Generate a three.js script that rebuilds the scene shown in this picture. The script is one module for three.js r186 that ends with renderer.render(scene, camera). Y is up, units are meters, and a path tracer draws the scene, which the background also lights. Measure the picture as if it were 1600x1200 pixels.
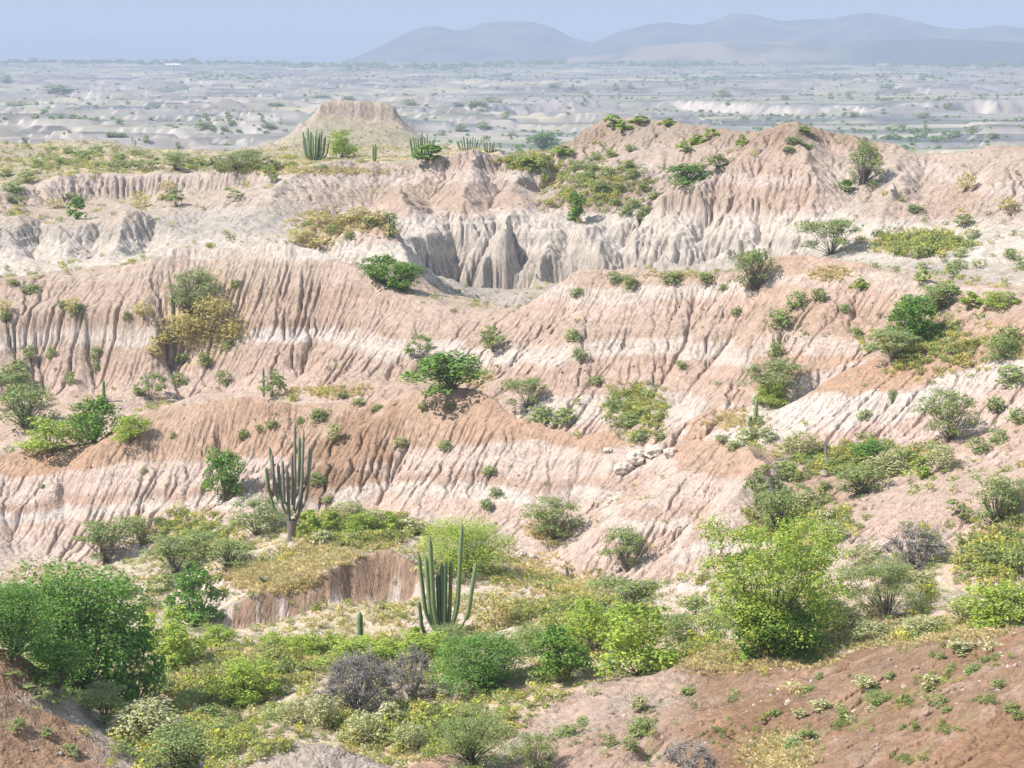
import * as THREE from 'three';
import { createNoise2D, createNoise3D } from 'simplex-noise';
import { mergeGeometries } from 'three/addons/utils/BufferGeometryUtils.js';

// ------------------------------------------------------------------ camera, sky, sun, air
const F = 3000, PITCH = Math.atan(508 / F);            // focal length in pixels of a 1600 x 1200 frame
const scene = new THREE.Scene();
const camera = new THREE.PerspectiveCamera(2 * Math.atan(600 / F) * 180 / Math.PI, 4 / 3, 0.5, 14000);
camera.position.set(0, 0, 0);
camera.rotation.x = -PITCH;
const renderer = new THREE.WebGLRenderer({ antialias: true });
renderer.toneMapping = THREE.LinearToneMapping;
renderer.toneMappingExposure = 1.6;
renderer.shadowMap.enabled = true;

{
  const W = 512, H = 256, d = new Float32Array(W * H * 4);
  for (let y = 0; y < H; y++) {
    const e = Math.max(0, Math.sin(((y + 0.5) / H - 0.5) * Math.PI));
    const k = Math.pow(1 - e, 3.2);
    for (let x = 0; x < W; x++) {
      const o = (y * W + x) * 4;
      d[o] = 0.325 + 0.035 * k; d[o + 1] = 0.405 + 0.035 * k; d[o + 2] = 0.51 + 0.04 * k; d[o + 3] = 1;
    }
  }
  const t = new THREE.DataTexture(d, W, H, THREE.RGBAFormat, THREE.FloatType);
  t.mapping = THREE.EquirectangularReflectionMapping;
  t.magFilter = THREE.LinearFilter; t.needsUpdate = true;
  scene.background = t; scene.environment = t;
}
const sun = new THREE.DirectionalLight(new THREE.Color(1.0, 0.93, 0.84), 4.8);
sun.position.set(-0.76, 0.92, 0.20).multiplyScalar(300).add(new THREE.Vector3(0, -15, -150));
sun.target.position.set(0, -15, -150);
sun.castShadow = true;
Object.assign(sun.shadow.camera, { left: -200, right: 200, top: 200, bottom: -200, near: 1, far: 700 });
scene.add(sun, sun.target);
scene.fog = new THREE.FogExp2(new THREE.Color(0.65, 0.77, 1.0), 0.00035);

// ------------------------------------------------------------------ helpers
function rngOf(seed) { let s = seed | 0; return () => { s = (s + 0x6d2b79f5) | 0; let t = Math.imul(s ^ (s >>> 15), 1 | s); t = (t + Math.imul(t ^ (t >>> 7), 61 | t)) ^ t; return ((t ^ (t >>> 14)) >>> 0) / 4294967296; }; }
const rng = rngOf(7);
const n2 = createNoise2D(rngOf(11)), n2b = createNoise2D(rngOf(23)), n3 = createNoise3D(rngOf(5));
const clamp = (x, a = 0, b = 1) => Math.min(b, Math.max(a, x));
const lerp = (a, b, t) => a + (b - a) * t;
const sstep = (a, b, x) => { const t = clamp((x - a) / (b - a)); return t * t * (3 - 2 * t); };
function fbm(x, y, oct = 4, f = n2) { let s = 0, a = 0.5; for (let i = 0; i < oct; i++) { s += a * f(x, y); x = x * 2.03 + 17.1; y = y * 2.03 - 9.3; a *= 0.5; } return s; }
const CA = Math.cos(PITCH), SA = Math.sin(PITCH);
// the direction of a photograph pixel: azimuth and tangent of its elevation
function ray(px, py) {
  const cx = (px - 800) / F, cy = (600 - py) / F, y = -SA + cy * CA, z = CA + cy * SA, q = Math.hypot(cx, z);
  return [Math.atan2(cx, z), y / q];
}
const STRIKE = 0.15;
const strike = (t, D) => 1 - STRIKE * clamp(3000 * Math.tan(t) / 800, -1.3, 1.3) * (1 - sstep(170, 290, D));
const names = {};
function numbered(n) { const k = names[n] = (names[n] ?? -1) + 1; return k ? n + '_' + String(k).padStart(3, '0') : n; }
function tag(o, label, category, group, kind) {
  if (label) o.userData.label = label; if (category) o.userData.category = category;
  if (group) o.userData.group = group; if (kind) o.userData.kind = kind; return o;
}
function mesh(name, geo, mat, parent) {
  const m = new THREE.Mesh(geo, mat); m.name = parent === scene ? numbered(name) : name;
  m.castShadow = m.receiveShadow = true; if (parent) parent.add(m); return m;
}

// ------------------------------------------------------------------ terrain grids: azimuth by log distance
function makeGrid(t0, t1, dt, r0, r1, du) {
  const NI = Math.round((t1 - t0) / dt) + 1, NJ = Math.round(Math.log(r1 / r0) / du) + 1;
  return { NI, NJ, t0, dt, u0: Math.log(r0), du, h: new Float32Array(NI * NJ), r: Float64Array.from({ length: NJ }, (_, j) => r0 * Math.exp(j * du)) };
}
// feature lines: [px, py, distance] seen in the photograph, or [px, null, distance, height] for ground that is hidden
function sampleLines(lines) {
  const out = [];
  for (const L of lines) {
    const P = L.map(([px, py, D0, h]) => { const [t, k] = ray(px, py ?? 500), f = strike(t, D0), D = D0 * f; return [t, Math.log(D), h !== undefined ? h * f : k * D]; });
    for (let s = 0; s + 1 < P.length; s++) {
      const a = P[Math.max(0, s - 1)], b = P[s], c = P[s + 1], d = P[Math.min(P.length - 1, s + 2)];
      const n = Math.ceil(Math.max(Math.abs(c[0] - b[0]) / 0.0008, Math.abs(c[1] - b[1]) / 0.001, 1));
      for (let i = 0; i <= n; i++) {
        const t = i / n;
        out.push([0, 1, 2].map((k) => {
          const lin = b[k] + (c[k] - b[k]) * t;
          const cr = 0.5 * (2 * b[k] + (c[k] - a[k]) * t + (2 * a[k] - 5 * b[k] + 4 * c[k] - d[k]) * t * t + (3 * b[k] - a[k] - 3 * c[k] + d[k]) * t * t * t);
          return 0.5 * lin + 0.5 * cr;
        }));
      }
    }
  }
  return out;
}
function solve(g, pts) {
  let levels = [], k = 1;
  while (g.NI / k > 16 && g.NJ / k > 16) { levels.push(k); k *= 2; }
  let prev = null;
  for (const k of levels.reverse()) {
    const ni = Math.ceil(g.NI / k), nj = Math.ceil(g.NJ / k), h = new Float32Array(ni * nj), c = new Float32Array(ni * nj), fix = new Uint8Array(ni * nj);
    for (const [t, u, v] of pts) {
      const i = Math.round((t - g.t0) / g.dt / k), j = Math.round((u - g.u0) / g.du / k);
      if (i < 0 || j < 0 || i >= ni || j >= nj) continue;
      const o = j * ni + i; h[o] += v; c[o]++; fix[o] = 1;
    }
    let mean = 0, nm = 0;
    for (let o = 0; o < h.length; o++) if (c[o]) { h[o] /= c[o]; mean += h[o]; nm++; }
    mean /= nm;
    for (let j = 0; j < nj; j++) for (let i = 0; i < ni; i++) {
      const o = j * ni + i; if (fix[o]) continue;
      if (!prev) { h[o] = mean; continue; }
      const x = Math.min(prev.ni - 1.001, i / 2), y = Math.min(prev.nj - 1.001, j / 2), x0 = x | 0, y0 = y | 0, fx = x - x0, fy = y - y0, q = y0 * prev.ni + x0;
      h[o] = lerp(lerp(prev.h[q], prev.h[q + 1], fx), lerp(prev.h[q + prev.ni], prev.h[q + prev.ni + 1], fx), fy);
    }
    const wu = (g.dt / g.du) ** 2, w = 1.75, its = k > 8 ? 200 : k > 2 ? 90 : 50;
    for (let it = 0; it < its; it++) for (let j = 0; j < nj; j++) for (let i = 0; i < ni; i++) {
      const o = j * ni + i; if (fix[o]) continue;
      const l = i ? h[o - 1] : h[o + 1], rr = i < ni - 1 ? h[o + 1] : h[o - 1], dn = j ? h[o - ni] : h[o + ni], up = j < nj - 1 ? h[o + ni] : h[o - ni];
      h[o] += w * ((l + rr + wu * (dn + up)) / (2 + 2 * wu) - h[o]);
    }
    prev = { h, ni, nj };
  }
  g.h.set(prev.h.subarray(0, g.NI * g.NJ));
}
function smooth(g, times, amount = 0.5) {
  const { NI, NJ, h } = g, q = new Float32Array(h.length);
  for (let t = 0; t < times; t++) {
    q.set(h);
    for (let j = 1; j < NJ - 1; j++) for (let i = 1; i < NI - 1; i++) { const o = j * NI + i; h[o] = lerp(q[o], (q[o - 1] + q[o + 1] + q[o - NI] + q[o + NI]) / 4, amount); }
  }
}
// running water: stream-power incision down the steepest descent, creep and slumping in between
function erode(g, { steps, KT, m, creep, talus, hard, rain, carve = 0 }) {
  const { NI, NJ, h, r } = g, N = NI * NJ, rec = new Int32Array(N), A = new Float32Array(N), ord = new Int32Array(N), B = 1 << 18, cnt = new Int32Array(B + 1), len = new Float32Array(N), tmp = new Float32Array(N);
  const offs = [[1, 0], [-1, 0], [0, 1], [0, -1], [1, 1], [1, -1], [-1, 1], [-1, -1]];
  for (let s = 0; s < steps; s++) {
    let lo = 1e9, hi = -1e9;
    for (let o = 0; o < N; o++) { if (h[o] < lo) lo = h[o]; if (h[o] > hi) hi = h[o]; }
    cnt.fill(0); const sc = (B - 1) / (hi - lo);
    for (let o = 0; o < N; o++) cnt[((h[o] - lo) * sc | 0) + 1]++;
    for (let b = 1; b <= B; b++) cnt[b] += cnt[b - 1];
    for (let o = 0; o < N; o++) ord[cnt[(h[o] - lo) * sc | 0]++] = o;
    for (let j = 0; j < NJ; j++) {
      const dx = g.dt * r[j], dy = g.du * r[j], dd = Math.hypot(dx, dy), ds = [dx, dx, dy, dy, dd, dd, dd, dd];
      for (let i = 0; i < NI; i++) {
        const o = j * NI + i; rec[o] = -1; A[o] = dx * dy * (rain ? rain[o] : 1);
        if (!i || !j || i === NI - 1 || j === NJ - 1) continue;
        let best = 0;
        for (let k = 0; k < 8; k++) { const p = o + offs[k][0] + offs[k][1] * NI, sl = (h[o] - h[p]) / ds[k]; if (sl > best) { best = sl; rec[o] = p; len[o] = ds[k]; } }
      }
    }
    for (let q = N - 1; q >= 0; q--) { const o = ord[q]; if (rec[o] >= 0) A[rec[o]] += A[o]; }
    for (let q = 0; q < N; q++) {
      const o = ord[q], p = rec[o]; if (p < 0) continue;
      const f = KT / steps * hard(o, h[o]) * Math.pow(Math.min(A[o], 60), m) / len[o];
      h[o] = (h[o] + f * h[p]) / (1 + f);
    }
    if (s >= steps - carve) continue;
    tmp.set(h);
    for (let j = 1; j < NJ - 1; j++) {
      const dx = g.dt * r[j], dy = g.du * r[j], kx = Math.min(0.2, creep / steps / dx / dx), ky = Math.min(0.2, creep / steps / dy / dy), tx = talus * dx, ty = talus * dy;
      for (let i = 1; i < NI - 1; i++) {
        const o = j * NI + i, c = tmp[o]; let d = kx * (tmp[o - 1] + tmp[o + 1] - 2 * c) + ky * (tmp[o - NI] + tmp[o + NI] - 2 * c);
        for (const [p, t] of [[o - 1, tx], [o + 1, tx], [o - NI, ty], [o + NI, ty]]) { const e = tmp[p] - c; if (e > t) d += 0.2 * (e - t); else if (e < -t) d += 0.2 * (e + t); }
        h[o] = c + d;
      }
    }
  }
  return A;
}
function heightAt(g, t, r) {
  const x = clamp((t - g.t0) / g.dt, 0, g.NI - 1.001), y = clamp((Math.log(r) - g.u0) / g.du, 0, g.NJ - 1.001), i = x | 0, j = y | 0, fx = x - i, fy = y - j, o = j * g.NI + i;
  return lerp(lerp(g.h[o], g.h[o + 1], fx), lerp(g.h[o + g.NI], g.h[o + g.NI + 1], fx), fy);
}
// where the sight line of a pixel first meets the ground
function hitIn(g, px, py) {
  const [t, k] = ray(px, py), x = (t - g.t0) / g.dt, i = Math.floor(x), fx = x - i;
  if (i < 0 || i >= g.NI - 1) return null;
  let pr = 0, pk = -9;
  for (let j = 0; j < g.NJ; j++) {
    const o = j * g.NI + i, kk = lerp(g.h[o], g.h[o + 1], fx) / g.r[j];
    if (kk >= k) {
      const f = j ? clamp((k - pk) / (kk - pk)) : 0, r = j ? lerp(pr, g.r[j], f) : g.r[j];
      return { t, r, j, p: new THREE.Vector3(r * Math.sin(t), heightAt(g, t, r), -r * Math.cos(t)) };
    }
    pr = g.r[j]; pk = kk;
  }
  return null;
}

// ------------------------------------------------------------------ the near badlands
const near = makeGrid(-0.312, 0.312, 0.00076, 35, 332, 0.00125);
const all = (D, h) => [[-300, null, D, h], [400, null, D, h], [1200, null, D, h], [1900, null, D, h]];
const LINES = [
  all(38, -16.6), all(40.5, -17.4),
  // foreground mounds, left and middle
  [[-150, 1230, 42], [100, 1255, 42], [300, 1300, 43], [450, 1270, 42.5], [620, 1300, 43], [800, 1290, 44], [1000, 1290, 44.5], [1300, 1290, 43], [1600, 1260, 42], [1750, 1250, 42]],
  [[-150, 975, 49], [0, 1015, 50], [40, 1030, 50.2], [80, 1060, 50.5], [110, 1090, 51], [135, 1112, 51.5], [170, 1138, 52]],
  [[-150, null, 47.3, -16.0], [0, null, 47.5, -16.2], [100, null, 48.5, -17.3], [180, null, 49.5, -18.3]],
  [[-150, 1050, 44.5], [0, 1083, 45], [50, 1103, 45.3], [100, 1125, 45.6], [150, 1155, 46], [200, 1185, 46.5], [240, 1210, 47]],
  [[380, 1182, 45.5], [420, 1153, 46], [480, 1147, 46], [530, 1158, 46.3], [580, 1183, 46.5], [615, 1205, 46.5]],
  [[400, null, 49, -19], [500, null, 49, -19], [600, null, 49.5, -19]],
  [[170, 1130, 54], [260, 1122, 56], [350, 1130, 55.5], [450, 1128, 55.5], [560, 1150, 53.5], [640, 1175, 51.5], [700, 1195, 50], [780, 1180, 52]],
  [[260, 1060, 61], [350, 1065, 61], [450, 1070, 60.5], [550, 1090, 59], [650, 1100, 58.5], [720, 1080, 60], [800, 1070, 61], [850, 1060, 61.5]],
  [[300, 1040, 63], [330, 1022, 64], [380, 1025, 64], [420, 1038, 63.5]],
  [[-150, 1050, 66], [0, 1030, 66], [120, 1030, 65], [250, 1010, 66], [330, 992, 68.5], [400, 1003, 69], [450, 1010, 70], [560, 1014, 70.5], [660, 1000, 71], [700, 990, 71.5], [800, 962, 72], [900, 978, 70], [1000, 1000, 67.5], [1080, 990, 67]],
  [[780, 1175, 53.5], [830, 1128, 55.5], [870, 1095, 57], [920, 1072, 58.3], [970, 1060, 59], [1030, 1054, 59.5], [1090, 1047, 60.5], [1150, 1042, 61.5], [1200, 1034, 62.3]],
  [[1010, 1195, 51.5], [1000, 1152, 54], [1020, 1112, 56.5], [1060, 1087, 58], [1120, 1067, 60]],
  [[700, 1215, 49.5], [800, 1220, 50], [900, 1225, 50], [960, 1220, 50]],
  // foreground brown spurs, right
  [[920, 1215, 49], [960, 1184, 50.5], [1000, 1158, 52], [1050, 1125, 54], [1100, 1099, 56], [1150, 1081, 57.5], [1200, 1067, 58.5], [1280, 1046, 59.5], [1340, 1028, 60.5], [1400, 1006, 61.5], [1470, 1000, 61], [1540, 990, 61], [1600, 983, 61], [1750, 955, 61]],
  [[1150, 1220, 48], [1230, 1178, 50.4], [1320, 1133, 52.6], [1400, 1097, 54.2], [1480, 1057, 56.2], [1560, 1022, 58], [1650, 987, 59], [1750, 957, 59.5]],
  [[1290, 1220, 46], [1340, 1182, 47], [1400, 1141, 48.5], [1470, 1091, 50.5], [1540, 1045, 52.5], [1600, 1008, 54], [1680, 960, 56], [1750, 920, 57]],
  [[1330, 1235, 44.5], [1400, 1193, 46.4], [1480, 1138, 48.5], [1540, 1093, 50.2], [1600, 1052, 51.8], [1750, 965, 53.5]],
  [[1380, 1230, 44.3], [1430, 1186, 45.3], [1500, 1136, 46.8], [1560, 1096, 48], [1600, 1070, 49], [1750, 990, 51]],
  [[1180, 1024, 63.3], [1250, 1013, 63.4], [1310, 1013, 63.3], [1380, 1012, 62.9]],
  [[1180, 1046, 62.7], [1250, 1041, 62.8], [1310, 1031, 62.6]],
  [[1100, 1010, 65.5], [1200, 1008, 66], [1300, 1003, 66], [1380, 985, 67], [1460, 985, 67.5], [1550, 962, 69], [1650, 940, 70], [1750, 930, 70]],
  // pale ledge and right lowland
  [[1385, 898, 76], [1440, 893, 76], [1480, 880, 76.5], [1510, 868, 77], [1525, 878, 76.6], [1532, 900, 76]],
  [[1360, 960, 70.5], [1400, 985, 68.8], [1460, 985, 68.8], [1500, 965, 70.5], [1535, 935, 74.4], [1600, 925, 75], [1700, 912, 76]],
  [[1150, 960, 72], [1250, 930, 75], [1330, 910, 76]],
  [[1560, 870, 79], [1600, 850, 81], [1700, 830, 82]],
  [[1330, 852, 80], [1360, 826, 81.5], [1385, 808, 82.5], [1410, 788, 84], [1440, 766, 85.5], [1480, 751, 87], [1540, 741, 88], [1600, 728, 89], [1750, 700, 91]],
  [[1310, 890, 77.5], [1400, 874, 78.5], [1470, 866, 79.3], [1540, 852, 80.5], [1600, 840, 82]],
  [[1230, 830, 85.8], [1300, 812, 87.3], [1370, 792, 89.3], [1440, 759, 91.8], [1500, 743, 93.3], [1600, 720, 95.3]],
  [[1225, 740, 96], [1260, 738, 96.5], [1300, 746, 96], [1350, 742, 96.5], [1420, 735, 97], [1500, 715, 98], [1560, 702, 98.5], [1600, 692, 99.5], [1700, 670, 101]],
  [[1210, 690, 102.5], [1260, 700, 101.5], [1330, 704, 101], [1400, 697, 101], [1470, 685, 101.5], [1540, 660, 103], [1600, 642, 104], [1700, 620, 105]],
  [[1195, 668, 105], [1240, 637, 107], [1280, 607, 108.5], [1310, 587, 109.5], [1335, 574, 110], [1380, 568, 110.5], [1420, 553, 111], [1480, 528, 112.5], [1550, 498, 114], [1600, 478, 115], [1700, 440, 117]],
  [[1190, 645, 109], [1250, 622, 112.5], [1310, 577, 114.5], [1360, 563, 115.5], [1420, 546, 116.5], [1500, 513, 118.5], [1600, 473, 120.5], [1700, 432, 122.5]],
  // middle terrace with its cut bank, white mounds before it
  [[352, 938, 75.5], [400, 921, 76], [450, 906, 76.5], [500, 893, 77], [530, 883, 77.8], [560, 868, 78.5], [600, 861, 79], [640, 868, 78.8], [655, 886, 78]],
  [[345, 990, 74.9], [400, 990, 75.2], [430, 976, 75.9], [470, 958, 76.3], [520, 945, 77.1], [545, 940, 77.8], [600, 940, 78.4], [640, 930, 78.2], [665, 915, 77.8]],
  [[500, 946, 75.9], [470, 956, 74.8], [440, 977, 73.6], [420, 1003, 72.3]],
  [[640, 934, 76.9], [600, 952, 75.3], [575, 974, 73.8], [562, 1003, 72.0]],
  [[672, 940, 76.8], [650, 958, 75.2], [628, 984, 73.5], [625, 1003, 72.0]],
  [[540, 962, 75.0], [510, 985, 73.0], [500, 1008, 71.4]],
  [[340, 905, 81], [420, 862, 84], [480, 845, 85], [560, 835, 86], [650, 838, 86]],
  [[700, 905, 80], [740, 885, 82], [800, 893, 81.5]], [[700, 950, 75.5], [760, 925, 78], [850, 932, 77]],
  [[865, 962, 73], [890, 942, 75], [930, 927, 77], [985, 907, 79.5]],
  [[180, 925, 82], [280, 945, 79], [330, 962, 77]], [[180, 968, 76.5], [250, 978, 75.5], [320, 988, 74.8]],
  // the red ridge
  [[-150, 735, 98], [-50, 722, 98.5], [0, 715, 99], [40, 711, 99.3], [75, 703, 99.6], [105, 694, 100], [140, 692, 100.3], [165, 688, 100.5], [180, 672, 100.5], [205, 652, 100.5], [240, 636, 101], [300, 628, 101], [360, 623, 101], [420, 626, 101], [470, 632, 101.5], [530, 630, 102], [580, 625, 102.5], [620, 616, 102.5], [655, 607, 102.5], [700, 603, 102], [735, 605, 102], [765, 614, 101.5], [785, 630, 101], [810, 650, 100.5], [850, 664, 100], [880, 672, 100], [920, 680, 100], [955, 672, 100], [975, 690, 99.5], [1005, 700, 99.5], [1040, 700, 99.3], [1060, 692, 98.7], [1100, 687, 97.5], [1140, 690, 96], [1170, 705, 94.5], [1200, 722, 93]],
  [[195, 662, 100], [170, 692, 98.7], [110, 735, 96.8], [60, 772, 95.2], [0, 802, 94], [-80, 835, 92.5]],
  [[-150, 930, 87], [0, 893, 89.6], [60, 890, 90], [130, 886, 90], [200, 878, 90.3], [270, 852, 91], [330, 812, 92.7], [380, 797, 93.5], [430, 793, 93.8], [520, 800, 93.3], [600, 803, 93.3], [660, 812, 92.8], [720, 832, 91.5], [780, 860, 89.5], [840, 885, 87.5], [900, 905, 86], [970, 925, 84], [1050, 925, 83], [1120, 892, 84.5], [1180, 862, 86], [1215, 800, 91.5], [1215, 765, 94.5]],
  [[-150, null, 106, -22], [0, 692, 107], [60, 692, 107.5], [130, 683, 108], [200, 665, 108], [300, null, 108.5, -21.5], [500, null, 109.5, -21.3], [650, null, 110, -21.6], [800, null, 106.5, -22.4], [900, null, 105.5, -22.8], [1000, null, 104.5, -22.8], [1060, null, 103, -22.3], [1140, null, 102.5, -21.5]],
  // the middle ridge, its base, its spurs and gullies
  [[-150, 640, 114], [0, 627, 115.5], [60, 626, 116], [150, 628, 116], [250, 628, 116.5], [350, 618, 117.5], [430, 606, 118.5], [500, 610, 117.8]],
  [[600, 600, 117.4], [660, 592, 117.5], [720, 588, 117.3], [770, 592, 116.3]],
  [[480, 618, 113.5], [540, 598, 114.4], [575, 589, 115], [630, 598, 115], [645, 607, 114]],
  [[-150, 440, 126], [0, 432, 126], [30, 430, 126], [70, 436, 126], [110, 434, 126.5], [160, 428, 127], [210, 415, 127.5], [250, 399, 128], [270, 389, 128.7], [330, 385, 129], [400, 381, 129], [450, 381, 129], [500, 393, 129], [530, 405, 128.5], [560, 420, 128], [600, 445, 127], [640, 460, 126.5], [680, 467, 126], [710, 480, 125.5], [735, 492, 125], [760, 495, 124.5], [800, 488, 124], [830, 470, 123.5], [860, 450, 123.5], [885, 430, 124], [910, 417, 124.5], [950, 420, 125], [1000, 422, 125], [1060, 428, 125], [1110, 424, 125], [1160, 422, 125], [1200, 402, 125.5], [1240, 393, 126], [1290, 396, 126], [1340, 407, 125.5], [1390, 425, 125], [1440, 437, 124.5], [1500, 445, 124.5], [1540, 452, 124], [1600, 466, 123], [1700, 470, 123]],
  [[30, 492, 121.9], [100, 486, 122.3], [180, 486, 122.4], [250, 495, 122.2]], [[30, 526, 121.4], [100, 520, 121.8], [180, 522, 121.9], [250, 528, 121.6]],
  [[275, 402, 128.4], [330, 402, 128.7], [400, 399, 128.7], [450, 399, 128.7], [488, 402, 128.7]],
  [[848, 492, 121.5], [848, 515, 119.8], [875, 545, 117.5], [850, 572, 115.5], [830, 602, 113.8], [815, 632, 112]],
  [[905, 475, 121.5], [900, 530, 118], [930, 580, 115.6], [965, 630, 112.4], [1000, 672, 108.8], [1042, 697, 105.5]],
  [[775, 540, 119.3], [752, 582, 117.3], [780, 602, 114.5], [790, 632, 112]],
  [[1200, 480, 119.6], [1150, 560, 114.9], [1100, 620, 111.1], [1060, 667, 107.6], [1030, 692, 105.1]],
  [[1160, 500, 121.4], [1105, 580, 116.6], [1060, 640, 112.4]], [[1120, 480, 121.6], [1060, 570, 116.1], [1005, 650, 110.6]],
  [[1230, 500, 119.6], [1212, 560, 116], [1202, 620, 111.3], [1190, 648, 109]],
  [[1290, 470, 121], [1270, 540, 116.3], [1250, 600, 112.6]],
  [[-150, null, 132, -17], [0, 422, 136], [70, 425, 135.5], [130, 425, 135.5], [180, 415, 136], [230, 396, 137], [330, null, 134.5, -14.5], [450, null, 134.5, -14.5], [560, null, 133, -15]],
  [[430, 386, 136.5], [470, 365, 138.5], [500, 348, 139.5], [540, 337, 140.5], [580, 333, 140.5], [610, 345, 140], [625, 375, 138.5], [640, 410, 135.5], [650, 445, 132]],
  [[-150, 335, 145], [0, 334, 146], [30, 337, 146], [70, 347, 146], [130, 351, 146], [170, 345, 146.5], [188, 332, 147], [204, 325, 147], [225, 333, 147], [255, 348, 147], [285, 362, 147.5], [320, 366, 148]],
  [[204, 325, 147], [190, 360, 143.5], [172, 396, 139.8]], [[40, 340, 146], [25, 375, 142], [15, 405, 138.5]], [[110, 350, 146], [105, 385, 142.5], [88, 412, 139]],
  [[345, 380, 143], [368, 350, 148], [400, 328, 152], [430, 295, 158], [455, 275, 163], [480, 262, 167], [510, 252, 169], [540, 250, 170]],
  // terrace and plateau behind, left
  [[-150, 318, 150], [0, 300, 158], [40, 296, 160], [70, 288, 162], [95, 274, 164.5], [150, 272, 166], [220, 272, 167], [300, 270, 168], [360, 268, 168], [420, 265, 168]],
  [[0, 320, 156.5], [60, 322, 158.5], [110, 320, 162], [160, 312, 164.6], [220, 306, 166], [300, 301, 166.6], [360, 300, 167], [400, 296, 166.5]],
  [[0, 338, 152], [60, 340, 152], [120, 341, 151.5], [170, 337, 152.5], [240, 342, 152], [300, 347, 152], [350, 335, 155]],
  [[-150, 300, 170], [0, 285, 172], [60, 275, 175], [100, 265, 178], [200, 262, 182], [300, 258, 184], [400, 252, 186], [500, 246, 188], [600, 245, 188]],
  [[-150, 255, 215], [0, 250, 215], [150, 255, 205], [280, 248, 215], [400, 240, 225], [520, 236, 235], [620, 232, 240], [700, 228, 235], [780, 232, 225]],
  [[-150, 220, 255], [0, 222, 255], [60, 224, 255], [95, 216, 256], [140, 218, 257], [200, 226, 258], [280, 237, 258], [330, 238, 260]],
  [[500, 158.5, 285], [545, 155.5, 285], [590, 156.5, 285], [617, 161, 285]], [[505, 158, 296], [545, 155, 297], [612, 160, 296]],
  [[466, 190, 283], [500, 180, 284.4], [545, 183, 284.6], [600, 187, 284.4], [630, 197, 283]],
  [[330, 245, 256], [380, 232, 266], [430, 225, 268], [480, 232, 262], [560, 236, 260], [650, 228, 264], [700, 222, 268]],
  all(318, -29), all(332, -31),
  [[-150, null, 272, -19], [0, null, 272, -20], [280, null, 275, -21]],
  // the far ridge
  [[540, 250, 170], [580, 258, 171], [640, 258, 172], [662, 245, 173], [700, 235, 174], [740, 232, 175], [775, 240, 177], [800, 250, 180], [825, 250, 183], [850, 240, 185], [880, 224, 187], [915, 202, 189], [945, 186, 190], [1000, 183, 190], [1040, 183, 190], [1080, 190, 190], [1130, 200, 189], [1165, 208, 187], [1190, 205, 184], [1215, 193, 182], [1240, 190, 181], [1270, 197, 182], [1300, 207, 183], [1370, 213, 185], [1400, 223, 186], [1440, 235, 187], [1500, 238, 187], [1540, 232, 186], [1570, 226, 184], [1600, 226, 183], [1750, 215, 182]],
  [[860, null, 205, -11], [950, null, 206, -13], [1100, null, 205, -14], [1300, null, 200, -15], [1500, null, 205, -16], [1750, null, 205, -16]],
  [[860, null, 250, -20], [1000, null, 250, -24], [1300, null, 250, -26], [1750, null, 250, -26]],
  [[915, 202, 189], [890, 222, 184.5], [868, 242, 180], [842, 256, 177], [815, 272, 174], [795, 290, 170]],
  [[1190, 207, 179.8], [1170, 228, 176.3], [1150, 250, 173.3], [1125, 270, 171.1], [1095, 285, 169.6], [1060, 293, 168.6], [1030, 298, 168.1]],
  [[1150, 225, 184.3], [1120, 250, 180.3], [1080, 275, 177.3], [1040, 291, 175.1], [1020, 320, 171.3], [1000, 346, 168.3]],
  [[1240, 215, 178], [1215, 250, 174], [1195, 285, 170.5], [1190, 305, 169]],
  [[1030, 322, 168], [1080, 319, 168.5], [1150, 315, 169], [1200, 312, 169], [1250, 314, 169], [1290, 324, 168.5]],
  [[622, 288, 164], [640, 322, 160], [655, 355, 157]],
  [[560, 340, 158], [600, 370, 155], [650, 366, 156]],
  [[613, 386, 150], [640, 371, 152.5], [700, 366, 158.6], [760, 367, 160.1], [800, 363, 161.1], [850, 359, 162.1], [900, 354, 163.1], [950, 351, 164.1], [1000, 356, 164.6], [1050, 350, 165.6], [1100, 346, 166.1], [1200, 346, 166.6], [1290, 356, 166.1], [1330, 346, 163.5]],
  [[620, 440, 147], [660, 455, 149.5], [700, 477, 154.6], [740, 490, 155.4], [780, 484, 156.4], [820, 467, 157.6], [870, 447, 159.1], [900, null, 159.6, -18.7], [1000, null, 160.6, -18.2], [1100, null, 162.1, -17.7], [1200, null, 162.6, -17.2], [1280, 402, 162.1]],
  [[762, 372, 160.5], [758, 400, 157.1], [755, 440, 154.7], [752, 470, 153.7]], [[712, 384, 159.7], [716, 420, 157.6], [728, 462, 155.6]], [[655, 386, 152], [658, 420, 148.2], [668, 452, 147.2]],
  [[850, 364, 162.4], [845, 400, 158.7], [838, 445, 156.4]], [[802, 372, 162.1], [806, 400, 160.1], [806, 440, 158.1]], [[890, 372, 164.6], [892, 400, 162.1], [880, 438, 159.6]], [[945, 358, 164.4], [932, 386, 160.8], [925, 418, 158.4]],
  [[985, 367, 166.6], [980, 400, 163.6]], [[1062, 356, 165.1], [1045, 386, 160.9], [1035, 420, 158.4]], [[1108, 352, 168.6], [1095, 386, 164.8]], [[1152, 350, 165.6], [1140, 380, 161.6], [1120, 418, 159.1]], [[1222, 352, 166.1], [1232, 384, 162.2]], [[1190, 356, 168.6], [1195, 385, 165.6]],
  [[1240, 192, 181], [1257, 240, 174.6], [1275, 305, 168.6]], [[1300, 228, 182], [1312, 270, 176.4], [1322, 322, 169]], [[945, 188, 190], [905, 250, 180.4], [872, 322, 169.6]], [[868, 268, 180.5], [835, 312, 172.8]],
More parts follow.
